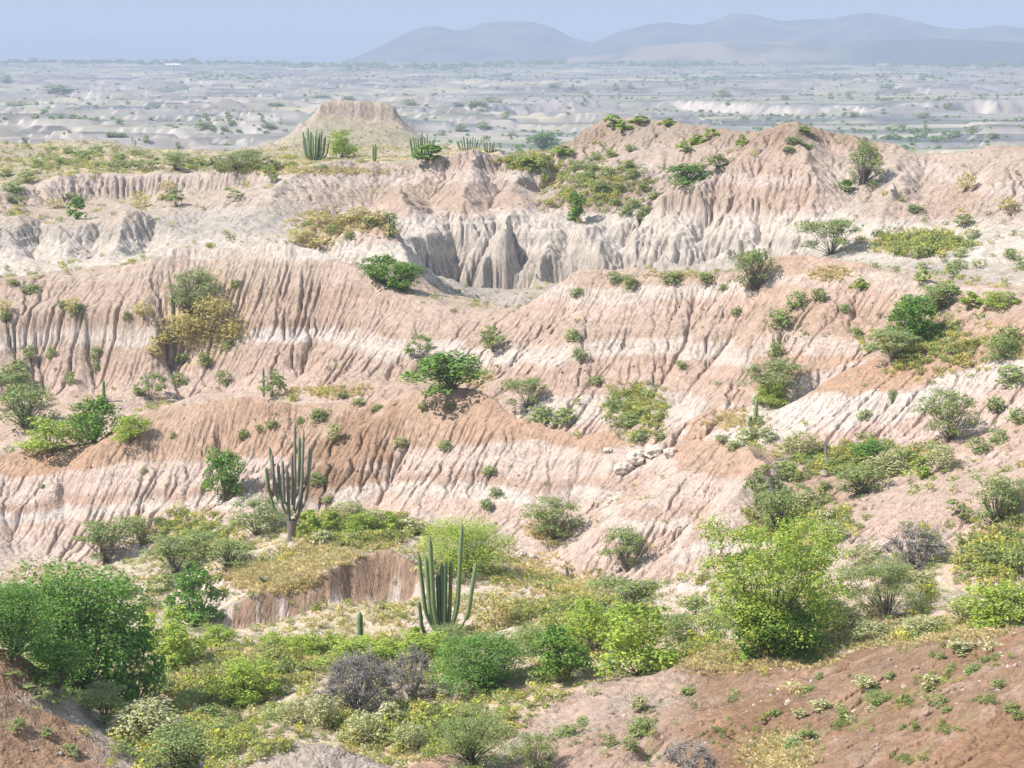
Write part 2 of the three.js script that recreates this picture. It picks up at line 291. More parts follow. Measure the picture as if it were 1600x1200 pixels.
  [[740, 234, 175], [733, 280, 168.4], [715, 342, 159.2]], [[700, 258, 174.3], [675, 308, 168], [668, 350, 161.5]], [[778, 268, 175.4], [772, 310, 168.6], [766, 352, 161.2]], [[800, 292, 170], [795, 330, 163.8], [790, 358, 158.6]],
  [[1370, 240, 184], [1365, 282, 176.6], [1345, 332, 168]], [[1440, 258, 185], [1440, 300, 176.4], [1428, 342, 168]], [[1405, 240, 184], [1410, 285, 174.4], [1402, 330, 165.5]], [[560, 262, 170.6], [548, 300, 165], [530, 345, 157.6]], [[600, 270, 171], [592, 310, 165.6], [585, 345, 160]],
  [[62, 352, 146.2], [58, 385, 143.5], [50, 414, 140.2]], [[152, 356, 147], [147, 386, 144.2], [134, 414, 141]], [[244, 354, 147.6], [228, 386, 144.8], [214, 406, 141.8]], [[285, 363, 147.5], [268, 384, 143.3], [250, 393, 140]],
  [[1132, 700, 96.2], [1050, 762, 92.4], [960, 832, 88.4], [872, 888, 86]], [[1000, 735, 97.2], [930, 800, 93.4], [858, 866, 89.9]], [[1190, 724, 93.2], [1120, 800, 88.2], [1040, 872, 84.4], [985, 922, 82.9]], [[1128, 762, 92.4], [1060, 830, 88.8], [1000, 884, 86.1]],
  [[250, 535, 122.9], [268, 580, 121.3], [284, 624, 118.4]], [[325, 555, 122.6], [342, 590, 121.1], [350, 617, 119.2]], [[140, 555, 121.9], [150, 600, 119.7], [160, 627, 117.2]], [[500, 500, 125.3], [478, 550, 123.2], [462, 603, 119.8]], [[60, 545, 121.5], [66, 590, 119.2], [70, 626, 117]],
  [[1335, 480, 122.2], [1345, 520, 119.4], [1352, 556, 115.6]], [[1085, 470, 123.6], [1075, 520, 120.6], [1040, 590, 116.2], [1010, 640, 112.6]], [[640, 700, 99.4], [612, 745, 97.6], [590, 795, 94.6]], [[345, 690, 99.6], [330, 740, 97.3], [305, 800, 94.4]], [[905, 740, 97.4], [880, 800, 94.4], [850, 868, 89.4]],
  [[95, 752, 96.9], [102, 800, 95.1], [125, 850, 92.6], [140, 882, 90.6]], [[8, 812, 94.4], [40, 850, 92.8], [68, 887, 90.5]], [[215, 730, 97.4], [240, 790, 94.8], [262, 845, 91.6]],
  [[700, null, 139, -20.2], [800, null, 141, -20], [900, null, 141, -19.6], [1000, null, 141, -19], [1100, null, 142, -18.5], [1200, null, 142, -17.5]],
  [[1393, 282, 168], [1393, 303, 164], [1372, 345, 159], [1350, 376, 156]], [[1350, 388, 155], [1400, 387, 155.5], [1450, 372, 158.5], [1480, 357, 160.5]],
  [[1700, 215, 176], [1600, 243, 173], [1560, 266, 169], [1535, 300, 164.5], [1522, 332, 161]],
  [[1480, 252, 181], [1500, 290, 173.5], [1515, 330, 165], [1508, 350, 161.5]],
  [[1345, 402, 149], [1400, 396, 149], [1450, 381, 152], [1500, 366, 155], [1530, 356, 157], [1600, 362, 156], [1700, 352, 157]],
  [[1260, 420, 138], [1350, 425, 137], [1450, 433, 136], [1530, 442, 133.5], [1600, 447, 132.5], [1700, 450, 132]],
];
solve(near, sampleLines(LINES));
smooth(near, 1, 0.5);
function warp(g, ft, fr) {
  const src = { ...g, h: g.h.slice() };
  for (let j = 0; j < g.NJ; j++) for (let i = 0; i < g.NI; i++) { const t = g.t0 + i * g.dt, r = g.r[j], x = r * Math.sin(t), z = -r * Math.cos(t); g.h[j * g.NI + i] = heightAt(src, t + ft(x, z, r) / r, r + fr(x, z, r)); }
}
{
  const amp = (r) => 0.16 * sstep(60, 74, r) + 0.75 * sstep(136, 150, r) - 0.55 * sstep(175, 185, r);
  warp(near, (x, z, r) => amp(r) * 0.9 * fbm(x * 0.22, z * 0.22, 4), (x, z, r) => amp(r) * (1.3 * fbm(x * 0.2 + 50, z * 0.2, 4, n2b) + 0.25 * n2(x * 1.7, z * 1.7)));
}
// which landform a place belongs to: distances of the borders by azimuth
const border = (pts) => { const P = pts.map(([px, r]) => [ray(px, 600)[0], r]); return (t) => { if (t <= P[0][0]) return P[0][1]; for (let i = 1; i < P.length; i++) if (t < P[i][0]) return lerp(P[i - 1][1], P[i][1], (t - P[i - 1][0]) / (P[i][0] - P[i - 1][0])); return P[P.length - 1][1]; }; };
const BORDERS = [
  border([[-150, 53], [130, 53], [250, 48.5], [620, 48.8], [780, 54], [1000, 60.8], [1200, 62.5], [1400, 63], [1750, 63]]),
  border([[-150, 86], [0, 88.5], [200, 89.8], [270, 90.5], [380, 93.2], [600, 93], [720, 91], [780, 89], [840, 87], [900, 85.5], [970, 83.5], [1050, 82.5], [1120, 84], [1180, 85.5], [1215, 84], [1310, 78.5], [1540, 80], [1750, 82]]),
  border([[-150, 105.5], [650, 108], [800, 105.5], [1000, 103.5], [1140, 102], [1200, 103], [1400, 101], [1750, 105]]),
  border([[-150, 131], [300, 133.5], [700, 135], [1100, 138], [1300, 137], [1500, 134], [1750, 132]]),
  border([[-150, 160], [60, 163.5], [150, 168], [420, 170], [640, 174], [760, 178], [850, 188], [1000, 194], [1240, 186], [1750, 188]]),
];
const zoneOf = (t, r) => { let z = 0; while (z < 5 && r > BORDERS[z](t) * strike(t, BORDERS[z](t))) z++; return z; };  // 0 foreground, 1 scrub flat, 2 red ridge, 3 middle ridge, 4 far ridge, 5 plateau
const Zone = new Uint8Array(near.NI * near.NJ), hardness = new Float32Array(near.NI * near.NJ), shear = new Float32Array(near.NI * near.NJ);
for (let j = 0; j < near.NJ; j++) for (let i = 0; i < near.NI; i++) {
  const t = near.t0 + i * near.dt, r = near.r[j], o = j * near.NI + i, x = r * Math.sin(t), z = -r * Math.cos(t), zn = zoneOf(t, r);
  Zone[o] = zn; shear[o] = strike(t, r);
  near.h[o] += 0.40 * fbm(x * 0.11, z * 0.11, 3) + 0.21 * fbm(x * 0.33 + 70, z * 0.33, 2, n2b) + 0.06 * fbm(x * 0.8 + 40, z * 0.8, 3, n2b) + 0.03 * n2(x * 2.3, z * 2.3) + 0.018 * n2b(x * 6, z * 6) + 0.006 * n2b(x * 15, z * 15);
  hardness[o] = (zn === 1 && r > 66 && r < 90 && t < -0.03 ? 1.5 : [0.5, 0.5, 1, 1, 1.1, 0.14][zn]) * clamp(0.85 + 0.9 * fbm(x * 0.07, z * 0.07, 3) + 0.3 * n2b(x * 0.3, z * 0.3), 0.12, 1.8);
}
const strataWob = (x, z) => 0.45 * n2b(x * 0.02, z * 0.02) + 0.28 * n2(x * 0.09, z * 0.09) + 0.16 * n2b(x * 0.33, z * 0.33);
// harder beds stand out as ledges
const BEDS = [[], [], [-20.5, -22.0], [-13.2, -16.7, -18.2, -20.3], [-12.0, -13.6, -15.2], [-6.6, -10.2]];
const Area = erode(near, {
  steps: 40, KT: 0.46, m: 0.57, creep: 0.0035, talus: 2.2, carve: 14, hard: (o, h) => {
    let k = hardness[o]; h /= shear[o]; for (const b of BEDS[Zone[o]]) { const d = (h - b) / 0.22; if (d < 1 && d > -1) k *= 0.35 + 0.65 * d * d; } return k;
  },
});
const ledge = new Float32Array(near.h.length);
for (let j = 0; j < near.NJ; j++) for (let i = 0; i < near.NI; i++) {
  const t = near.t0 + i * near.dt, r = near.r[j], o = j * near.NI + i, x = r * Math.sin(t), z = -r * Math.cos(t);
  const zn = Zone[o];
  if (zn < 2) near.h[o] += 0.05 * fbm(x * 2.1, z * 2.1, 3) * (zn ? 0.7 : 1);
  if ((zn === 3 || zn === 4 || (zn === 1 && r > 72 && r < 92)) && i && j && i < near.NI - 1 && j < near.NJ - 1) {
    const sl = Math.hypot((near.h[o + 1] - near.h[o - 1]) / (2 * near.dt * r), (near.h[o + near.NI] - near.h[o - near.NI]) / (2 * near.du * r)), w = (zn === 3 ? 0.3 : 0.6) * sstep(0.7, 1.3, sl) * sstep(-0.4, 0.2, n2b(x * 0.09, z * 0.09));
    if (w > 0) { const s = zn === 1 ? 0.34 : 0.62, hh = near.h[o] / shear[o] + 0.25 * n2(x * 0.1, z * 0.1), q = Math.floor(hh / s), f = hh / s - q; ledge[o] = w * (q + sstep(0.25, 0.75, f) - hh / s) * s; }
  }
}

for (let o = 0; o < ledge.length; o++) near.h[o] += ledge[o];

// ------------------------------------------------------------------ ground colours (what the soil itself is, linear)
const C = { white: [.60, .525, .475], pinkw: [.56, .44, .385], tan: [.44, .325, .255], beige: [.49, .385, .315], orange: [.44, .28, .19], red: [.45, .31, .245], pink: [.52, .385, .32], brown: [.255, .15, .088], umber: [.27, .172, .11], grey: [.44, .395, .35], chalk: [.60, .53, .465], ash: [.43, .375, .325], straw: [.55, .47, .285], herb: [.25, .245, .11], sage: [.32, .31, .21] };
const mix = (a, b, t) => [a[0] + (b[0] - a[0]) * t, a[1] + (b[1] - a[1]) * t, a[2] + (b[2] - a[2]) * t];
// beds from the top down: [height of the bed's foot, colour]
function bed(list, h, soft) {
  let c = list[0][1];
  for (let i = 0; i + 1 < list.length; i++) c = mix(c, list[i + 1][1], sstep(list[i][0] + soft, list[i][0] - soft, h));
  return c;
}
const REDBEDS = [[-20.15, C.orange], [-21.35, C.pinkw], [-21.75, C.red], [-22.2, C.white], [-22.7, C.pink], [-40, C.pinkw]];
const MIDL = [[-13.2, C.white], [-14.6, C.beige], [-16.55, C.tan], [-17.0, mix(C.tan, C.umber, 0.3)], [-17.9, C.white], [-18.8, C.tan], [-19.5, mix(C.tan, C.red, 0.5)], [-40, C.pink]];
const MIDR = [[-14.4, C.tan], [-15.2, C.white], [-16.0, C.pink], [-17.3, C.tan], [-18.2, C.white], [-19.6, mix(C.orange, C.pink, 0.5)], [-20.9, C.white], [-40, C.pink]];
const RIGHT = [[-17.7, C.orange], [-18.9, C.white], [-19.4, C.pink], [-20.2, C.pinkw], [-40, C.pink]];
const FARB = [[-8.4, mix(C.tan, C.umber, 0.3)], [-10.0, C.tan], [-10.9, C.pinkw], [-12.7, C.tan], [-13.2, C.pinkw], [-15.0, C.chalk], [-15.5, C.grey], [-16.2, C.chalk], [-40, C.ash]];
const patches = [];   // patches of other soil or litter: centre, radius, colour
function soil(x, y, z, t, r, zn, slope, A, o) {
  const sf = strike(t, r), yy = y / sf, r0 = r; r = r / sf; const wob = strataWob(x, z), h = yy + wob + 0.06 * n2(x * 0.9, z * 0.9) + 0.05 * n2b(x * 3.3, z * 3.3), flat = 1 - sstep(0.22, 0.55, slope);
  const px = 800 + F * Math.tan(t);
  let c;
  if (zn === 0) {
    c = mix(C.umber, C.brown, sstep(-0.3, 0.4, n2(x * 0.14, z * 0.14) + 0.35 * n2b(x * 0.6, z * 0.6)));
    c = mix(c, C.pink, 0.4 * sstep(500, 640, px) * sstep(1130, 1030, px));
    c = mix(c, C.grey, 0.5 * sstep(-18.9, -19.9, h) * sstep(620, 700, px) * sstep(1130, 1030, px) + 0.7 * sstep(640, 560, px) * sstep(-15.9, -16.7, h));
    c = mix(c, C.orange, 0.25 * sstep(0.1, 0.5, n2b(x * 0.3, z * 0.3)));
  } else if (zn === 1) {
    c = mix(C.pink, C.pinkw, sstep(-0.4, 0.4, n2(x * 0.16, z * 0.16)));
    c = mix(c, C.white, 0.6 * sstep(-20.9, -21.4, h) * (1 - flat));
    c = mix(c, C.straw, 0.75 * flat * sstep(-0.45, 0.25, fbm(x * 0.12, z * 0.12, 3)));
    if (px < 680 && r > 73.5 && r < 80) c = mix(c, mix(C.tan, C.umber, 0.5 + 0.4 * n2(x * 2, y * 3)), 0.95 * sstep(0.55, 1.0, slope) * sstep(-21.9, -21.5, yy));
    c = mix(c, C.herb, 0.6 * flat * sstep(-0.05, 0.5, fbm(x * 0.21 + 9, z * 0.21, 3, n2b)));
  } else if (zn === 2) {
    const tilt = (px - 700) / 1000 * 0.45;
    c = bed(REDBEDS, h - tilt, 0.06);
    if (px > 1215) c = mix(c, mix(C.umber, C.orange, 0.35), 0.85 * sstep(1215, 1260, px) * (r > 84 ? 1 : 0.2) * (1 - sstep(96, 99, r)));
    if (px > 1100) c = mix(c, C.pinkw, 0.5 * sstep(1300, 1420, px));
  } else if (zn === 3) {
    const l = bed(MIDL, h + (px - 400) / 1000 * 1.6, 0.07), rr = px > 1180 && r < 113.5 + (px - 1200) * 0.013 ? bed(RIGHT, h - (px - 1400) / 1000 * 7, 0.12) : bed(MIDR, h - (px > 1180 ? 0.5 : 0), 0.07);
    c = mix(l, rr, sstep(760, 860, px));
    if (px > 1120) c = mix(c, C.orange, 0.42 * sstep(1120, 1200, px) * sstep(-19.5, -18, h) * (r > 113 ? 1 : 0));
  } else if (zn === 4) {
    const left = sstep(380, 560, px);
    c = mix(bed([[-10.4, C.pinkw], [-12.2, C.beige], [-13.4, C.grey], [-15.2, C.chalk], [-40, C.grey]], h, 0.3), bed(FARB, h, 0.1), left);
    c = mix(c, C.umber, 0.6 * left * sstep(-8.6, -7.4, h) * (px > 830 ? 1 : 0));
  } else {
    c = mix(C.sage, C.straw, sstep(-0.3, 0.4, n2(x * 0.08, z * 0.08)));
    c = mix(c, [.33, .315, .235], 0.7 * sstep(250, 258, r)); c = mix(c, mix(C.beige, C.grey, 0.6), sstep(0.45, 0.9, slope)); c = mix(c, C.beige, 0.5 * sstep(0, 0.4, n2b(x * 0.06 + 5, z * 0.06)));
    c = mix(c, C.herb, 0.4 * sstep(0, 0.5, n2b(x * 0.15, z * 0.15)) * flat);
  }
  if (zn >= 2 && zn <= 4) {
    const fl = 1 - sstep(0.16, 0.36, slope);
    c = mix(c, mix(C.straw, C.umber, 0.4), 0.45 * fl * (zn === 4 ? 0.7 : 1));
    c = mix(c, C.tan, 0.22 * sstep(1.5, 4, Math.log10(1 + A * 60)));                 // silt carried down the rills
  }
  // thin beds and blotches
  if (zn >= 2) { const q = 0.30 + 0.35 * n2b(x * 0.05 + 3, z * 0.05); c = mix(c, zn === 4 ? C.grey : C.beige, clamp(q, 0, 0.4)); }
  const thin = n2b(h * 3.4 + 0.02 * x, 3.7) * 0.5 + n2(h * 9.5, 8.1 + 0.01 * z) * 0.5, bl = fbm(x * 0.5, z * 0.5, 3);
  const k = 1 + (zn >= 1 && zn <= 4 ? 0.11 * thin * sstep(0.25, 0.6, slope) : 0) + 0.12 * bl + 0.06 * n2(x * 2.3, z * 2.3);
  c = mix(c, [c[0] * .72, c[1] * .68, c[2] * .66], clamp(0.55 * n3(x * 2.1, y * 4.5, z * 2.1) + 0.5 * n3(x * 6, y * 9, z * 6)) * sstep(0.6, 1.2, slope));
  for (const p of patches) { const d = Math.hypot(x - p.x, z - p.z) / p.R + 0.45 * n2b(x * 0.5, z * 0.5); if (d < 1) c = mix(c, p.c, p.a * sstep(1, 0.55, d)); }
  if (zn === 1 && slope > 0.6) { const q = 1 + 0.22 * n3(x * 3, y * 6, z * 3); c = [c[0] * q, c[1] * q, c[2] * q]; }
  return [c[0] * k, c[1] * k * (1 - 0.01 * bl), c[2] * k];
}
function patchAt(px, py, wpx, c, a = 0.8) { const q = hitIn(near, px, py); if (q) patches.push({ x: q.p.x, z: q.p.z, R: wpx / F * q.r / 2, c, a }); }
for (const [a, b, w] of [[1290, 1047, 60], [1345, 1030, 60], [1400, 1010, 60], [1200, 1070, 60], [1120, 1095, 60], [1060, 1125, 60], [1400, 1145, 60], [1450, 1108, 60], [1500, 1072, 60], [1550, 1042, 60], [1595, 1012, 60], [1350, 1180, 60], [1480, 1152, 60], [1540, 1112, 60], [1590, 1080, 60], [880, 1095, 60], [960, 1066, 70], [830, 1132, 50]]) patchAt(a, b, w, mix(C.tan, C.umber, 0.35), 0.6);
for (const [a, b, w] of [[1290, 1150, 70], [1360, 1118, 70], [1440, 1080, 70], [1520, 1042, 60], [1440, 1172, 60], [1510, 1120, 60], [1010, 1130, 50], [1000, 1170, 50]]) patchAt(a, b, w, mix(C.herb, C.umber, 0.45), 0.6);
patchAt(530, 720, 170, mix(C.umber, C.orange, 0.45), 0.9); patchAt(560, 680, 150, mix(C.umber, C.orange, 0.45), 0.9); patchAt(480, 760, 130, C.umber, 0.8);
for (const [a, b, w] of [[385, 955, 50], [420, 945, 50], [460, 930, 50], [505, 912, 50], [550, 905, 56], [600, 900, 60], [640, 900, 46]]) patchAt(a, b, w, mix(C.tan, C.umber, 0.75), 0.95);
patchAt(440, 897, 150, C.straw, 0.9); patchAt(520, 850, 160, C.straw, 0.8);
patchAt(1110, 660, 120, C.orange, 0.8); patchAt(320, 500, 140, mix(C.straw, C.orange, 0.4), 0.7);
patchAt(530, 345, 150, mix(C.straw, C.umber, 0.3), 0.8); patchAt(1440, 380, 170, C.straw, 0.7);
patchAt(940, 300, 150, C.umber, 0.5); patchAt(560, 215, 200, C.sage, 0.6);

function noiseTexture(size, f, srgb) {
  const d = new Uint8Array(size * size * 4);
  for (let y = 0; y < size; y++) for (let x = 0; x < size; x++) { const v = clamp(f(x / size, y / size)) * 255, o = (y * size + x) * 4; d[o] = d[o + 1] = d[o + 2] = v; d[o + 3] = 255; }
  const t = new THREE.DataTexture(d, size, size); t.wrapS = t.wrapT = THREE.RepeatWrapping; t.magFilter = THREE.LinearFilter; t.minFilter = THREE.LinearMipmapLinearFilter;
  if (srgb) t.colorSpace = THREE.SRGBColorSpace; t.needsUpdate = true; return t;
}
// tileable noise from a torus of 3D noise pairs
function tileNoise(u, v, k) { const a = u * 2 * Math.PI, b = v * 2 * Math.PI, R = k / (2 * Math.PI); return n3(R * Math.cos(a) + 3 * Math.cos(b) * R * 0.31, R * Math.sin(a) + R * Math.cos(b), R * Math.sin(b)); }
const grainTex = noiseTexture(1024, (u, v) => 0.90 + 0.07 * tileNoise(u, v, 20) + 0.07 * tileNoise(v, u, 55) + 0.08 * tileNoise(u + 0.3, v, 130) - 0.25 * Math.max(0, tileNoise(u, v + 0.4, 90) - 0.55), true);
const bumpTex = noiseTexture(1024, (u, v) => 0.5 + 0.22 * tileNoise(u, v, 24) + 0.18 * tileNoise(v, u, 60) + 0.14 * tileNoise(u + 0.3, v, 150));
const soilMat = new THREE.MeshStandardMaterial({ vertexColors: true, roughness: 1, map: grainTex, bumpMap: bumpTex, bumpScale: 0.075 });

function gridGeometry(g, keep, color, uvScale, coarse) {
  const { NI, NJ, h, r } = g, id = new Int32Array(NI * NJ).fill(-1), done = new Uint8Array(NI * NJ), pos = [], nor = [], col = [], uv = [], idx = [];
  const P = (i, j, v) => { const t = g.t0 + i * g.dt, q = r[j]; return v.set(q * Math.sin(t), h[j * NI + i], -q * Math.cos(t)); };
  const a = new THREE.Vector3(), b = new THREE.Vector3(), c = new THREE.Vector3(), d = new THREE.Vector3(), p = new THREE.Vector3();
  const vert = (i, j) => {
    const o = j * NI + i; if (id[o] >= 0) return id[o];
    P(Math.max(0, i - 1), j, a); P(Math.min(NI - 1, i + 1), j, b); P(i, Math.max(0, j - 1), c); P(i, Math.min(NJ - 1, j + 1), d); P(i, j, p);
    b.sub(a); d.sub(c); b.cross(d).normalize();
    if (b.y < 0) b.negate();
    pos.push(p.x, p.y, p.z); nor.push(b.x, b.y, b.z); uv.push(p.x / uvScale, p.z / uvScale);
    const k = color(p.x, p.y, p.z, g.t0 + i * g.dt, r[j], Math.sqrt(1 - b.y * b.y) / Math.max(b.y, 0.05), o); col.push(k[0], k[1], k[2]);
    return id[o] = pos.length / 3 - 1;
  };
  if (coarse) for (let j = 0; j + 4 < NJ; j += 4) for (let i = 0; i + 4 < NI; i += 4) {
    if (!coarse[(j >> 2) * ((NI >> 2) + 1) + (i >> 2)] || !keep(j * NI + i) || !keep((j + 3) * NI + i + 3)|| !keep((j + 3) * NI + i)|| !keep(j * NI + i + 3)) continue;
    const v0 = vert(i, j), v1 = vert(i + 4, j), v2 = vert(i, j + 4), v3 = vert(i + 4, j + 4);
    idx.push(v0, v1, v3, v0, v3, v2);
    for (let b = 0; b < 4; b++) for (let a = 0; a < 4; a++) done[(j + b) * NI + i + a] = 1;
  }
  for (let j = 0; j < NJ - 1; j++) for (let i = 0; i < NI - 1; i++) {
    if (done[j * NI + i] || !keep(j * NI + i)) continue;
    const v0 = vert(i, j), v1 = vert(i + 1, j), v2 = vert(i, j + 1), v3 = vert(i + 1, j + 1);
    idx.push(v0, v1, v3, v0, v3, v2);
  }
  const G = new THREE.BufferGeometry();
  G.setAttribute('position', new THREE.Float32BufferAttribute(pos, 3)); G.setAttribute('normal', new THREE.Float32BufferAttribute(nor, 3));
  G.setAttribute('color', new THREE.Float32BufferAttribute(col, 3)); G.setAttribute('uv', new THREE.Float32BufferAttribute(uv, 2)); G.setIndex(idx);
  return G;
}
const LAND = [['foreground_slope', 'bare brown foreground slopes and mounds along the bottom of the view', 'slope'], ['scrub_flat', 'scrubby valley floor of pale soil and dry grass with a cut bank', 'ground'],
  ['red_ridge', 'nearest badland ridge with orange crest over white and pink beds', 'ridge'], ['middle_ridge', 'middle badland ridge of beige and pink rilled slopes', 'ridge'],
  ['far_ridge', 'far badland ridge with white fluted cliffs and two summits', 'ridge'], ['plateau', 'grassy plateau with a flat topped butte behind the ridges', 'plateau']];
// blocks of ground well behind a crest
const behind = new Uint8Array(((near.NI >> 2) + 1) * ((near.NJ >> 2) + 1)).fill(1);
{
  const best = new Float32Array(near.NI).fill(-9), blk = (near.NI >> 2) + 1;
  for (let j = 0; j < near.NJ; j++) for (let i = 0; i < near.NI; i++) {
    const k = (near.h[j * near.NI + i] + 0.35) / near.r[j];
    if (k >= best[i]) for (let b = -2; b <= 2; b++) for (let a = -3; a <= 3; a++) { const y = (j >> 2) + b, x = (i >> 2) + a; if (x >= 0 && y >= 0 && x < blk && y <= near.NJ >> 2) behind[y * blk + x] = 0; }
    const q = near.h[j * near.NI + i] / near.r[j]; if (q > best[i]) best[i] = q;
  }
}
LAND.forEach(([name, label, cat], zn) => {
  const m = mesh(name, gridGeometry(near, (o) => Zone[o] === zn, (x, y, z, t, r, s, o) => soil(x, y, z, t, r, Zone[o], s, Area[o], o), 9, behind), soilMat, scene);
  tag(m, label, cat, null, 'structure');
});

// ------------------------------------------------------------------ the far plain
const far = makeGrid(-0.33, 0.33, 0.00125, 326, 4500, 0.0055);
const flatLine = (y, D) => [[-200, y, D], [300, y, D], [800, y, D], [1300, y, D], [1800, y, D]];
solve(far, sampleLines([
  all(326, -31.5), all(430, -33),
  [[640, 168, 1150], [700, 165, 1180], [760, 167, 1180], [845, 162, 1250], [900, 158, 1300], [960, 158, 1300], [1000, 160, 1300], [1060, 155, 1350], [1150, 160, 1300], [1250, 162, 1250], [1330, 165, 1200], [1400, 165, 1200], [1440, 160, 1250], [1510, 155, 1300], [1560, 152, 1300], [1600, 155, 1300], [1750, 150, 1300]],
  [[640, 190, 1138], [760, 187, 1168], [845, 184, 1238], [960, 182, 1288], [1060, 178, 1338], [1150, 181, 1288], [1330, 181, 1188], [1510, 183, 1285], [1600, 182, 1288], [1750, 180, 1288]],
  [[640, 215, 850], [900, 205, 950], [1100, 212, 900], [1300, 220, 850], [1450, 226, 800], [1600, 215, 880], [1750, 215, 880]],
  [[-150, 180, 1000], [0, 181, 1000], [60, 190, 900], [100, 193, 880], [200, 190, 900], [300, 188, 900], [350, 180, 1000], [450, 172, 1100], [560, 168, 1150]],
  [[-150, 215, 700], [0, 215, 690], [100, 222, 650], [200, 222, 650], [300, 218, 680], [450, 205, 800], [560, 195, 900]],
  [[-150, 170, 1270], [0, 172, 1250], [100, 166, 1350], [250, 160, 1450], [400, 163, 1380], [560, 160, 1400]],
  flatLine(143, 1750), flatLine(127, 2200), flatLine(114, 2750), flatLine(105, 3100), flatLine(99.5, 3500), flatLine(97.5, 4500),
]));
smooth(far, 2, 0.5);
warp(far, (x, z, r) => r * 0.02 * fbm(x * 0.006, z * 0.006, 4), (x, z, r) => r * 0.05 * fbm(x * 0.009 + 9, z * 0.006, 5, n2b));
const farHard = new Float32Array(far.NI * far.NJ);
for (let j = 0; j < far.NJ; j++) for (let i = 0; i < far.NI; i++) {
  const t = far.t0 + i * far.dt, r = far.r[j], o = j * far.NI + i, x = r * Math.sin(t), z = -r * Math.cos(t), k = sstep(326, 480, r);
  const rough = k * (1 - 0.6 * sstep(2000, 3300, r)) * sstep(-0.5, 0.3, n2b(x * 0.0016, z * 0.0011 + 4) + (r < 1100 ? 0.35 : 0));
  const b = fbm(x * 0.005, z * 0.012, 6);
  far.h[o] += rough * (10 * b + 1.2 * (0.5 - Math.abs(fbm(x * 0.018, z * 0.03, 4, n2b)) * 2));
  farHard[o] = 0.25 + rough;
}
const farArea = erode(far, { steps: 12, KT: 0.55, m: 0.42, creep: 0.3, talus: 1.7, hard: (o) => farHard[o] });
for (let o = 0; o < far.h.length; o++) { const h = far.h[o], s = 2.4, q = Math.floor(h / s), f = h / s - q; far.h[o] = lerp(h, (q + sstep(0.38, 0.62, f)) * s, 0.85 * clamp(farHard[o] * 1.3)); }
const FOREST = [.055, .078, .085];
const plainMat = new THREE.MeshStandardMaterial({ vertexColors: true, roughness: 1 });
tag(mesh('plain', gridGeometry(far, () => true, (x, y, z, t, r, s) => {
  const n = fbm(x * 0.004, z * 0.0025, 4), m2 = n2b(x * 0.02, z * 0.012);
  let c = mix(C.pinkw, C.beige, sstep(-0.3, 0.3, n));
  c = mix([.225, .212, .208], [.47, .415, .375], 0.8 * sstep(0.22, 0.7, s));
  const fl = 1 - sstep(0.15, 0.4, s);
  c = mix(c, C.sage, 0.75 * fl * sstep(-0.15, 0.35, fbm(x * 0.006 + 7, z * 0.004, 3, n2b)));
  c = mix(c, C.straw, 0.5 * fl * sstep(0.0, 0.5, fbm(x * 0.003 - 3, z * 0.003, 2)));
  c = mix(c, FOREST, 0.7 * fl * sstep(-0.05, 0.3, fbm(x * 0.0022 + 3, z * 0.011, 5)));
  c = mix(c, [.42, .36, .31], 0.6 * fl * sstep(0.12, 0.4, fbm(x * 0.0016 + 30, z * 0.009, 4, n2b)));
  const k = 0.97 + 0.2 * m2 + 0.34 * fbm(x * 0.035, z * 0.05, 3); return [c[0] * k, c[1] * k, c[2] * k];
}, 20), plainMat, scene), 'wide hazy plain of pale gullied ground with white cliffs', 'plain', null, 'structure');

// ------------------------------------------------------------------ the same ground going on beside and below the view
function beside(g, side, seed, mat, tone, name, label) {
  const rows = [], n = 14, pos = [], col = [], idx = [], uv = [], nz = createNoise2D(rngOf(seed)), edge = side > 0 ? g.NI - 1 : 0, t0 = g.t0 + edge * g.dt;
  for (let j = 0; j < g.NJ; j += 6) rows.push(j); if (rows[rows.length - 1] !== g.NJ - 1) rows.push(g.NJ - 1);
  rows.forEach((j, a) => {
    const r = g.r[j];
    for (let i = 0; i <= n; i++) {
      const f = i / n, t = t0 + side * 0.42 * f * f, x = r * Math.sin(t), z = -r * Math.cos(t), h = g.h[j * g.NI + edge] + f * r * 0.035 * fbm(x * 9 / r, Math.log(r) * 14, 3, nz), c = tone(x, h, z, t0, r);
      pos.push(x, h - 0.004, z); col.push(c[0], c[1], c[2]); uv.push(x / 9, z / 9);
      if (a && i) { const o = a * (n + 1) + i; idx.push(o - n - 2, o - n - 1, o, o - n - 2, o, o - 1); }
    }
  });
  const G = new THREE.BufferGeometry(); G.setAttribute('position', new THREE.Float32BufferAttribute(pos, 3)); G.setAttribute('color', new THREE.Float32BufferAttribute(col, 3)); G.setAttribute('uv', new THREE.Float32BufferAttribute(uv, 2)); G.setIndex(idx); G.computeVertexNormals();
  if (G.attributes.normal.getY(200) < 0) { for (let k = 0; k < idx.length; k += 3) { const q = idx[k]; idx[k] = idx[k + 1]; idx[k + 1] = q; } G.setIndex(idx); G.computeVertexNormals(); }
  tag(mesh(name, G, mat, scene), label, 'slope', null, 'structure');
}
for (const side of [-1, 1]) {
  const w = side < 0 ? 'left' : 'right';
  beside(near, side, 61 + side, soilMat, (x, y, z, t, r) => soil(x, y, z, t, r, zoneOf(t, r), 0.5, 1, 0), 'hill_slope', `badland slopes continuing beyond the ${w} edge of the view`);
  beside(far, side, 71 + side, plainMat, () => [.25, .235, .22], 'plain', `hazy plain continuing beyond the ${w} edge of the view`);
}
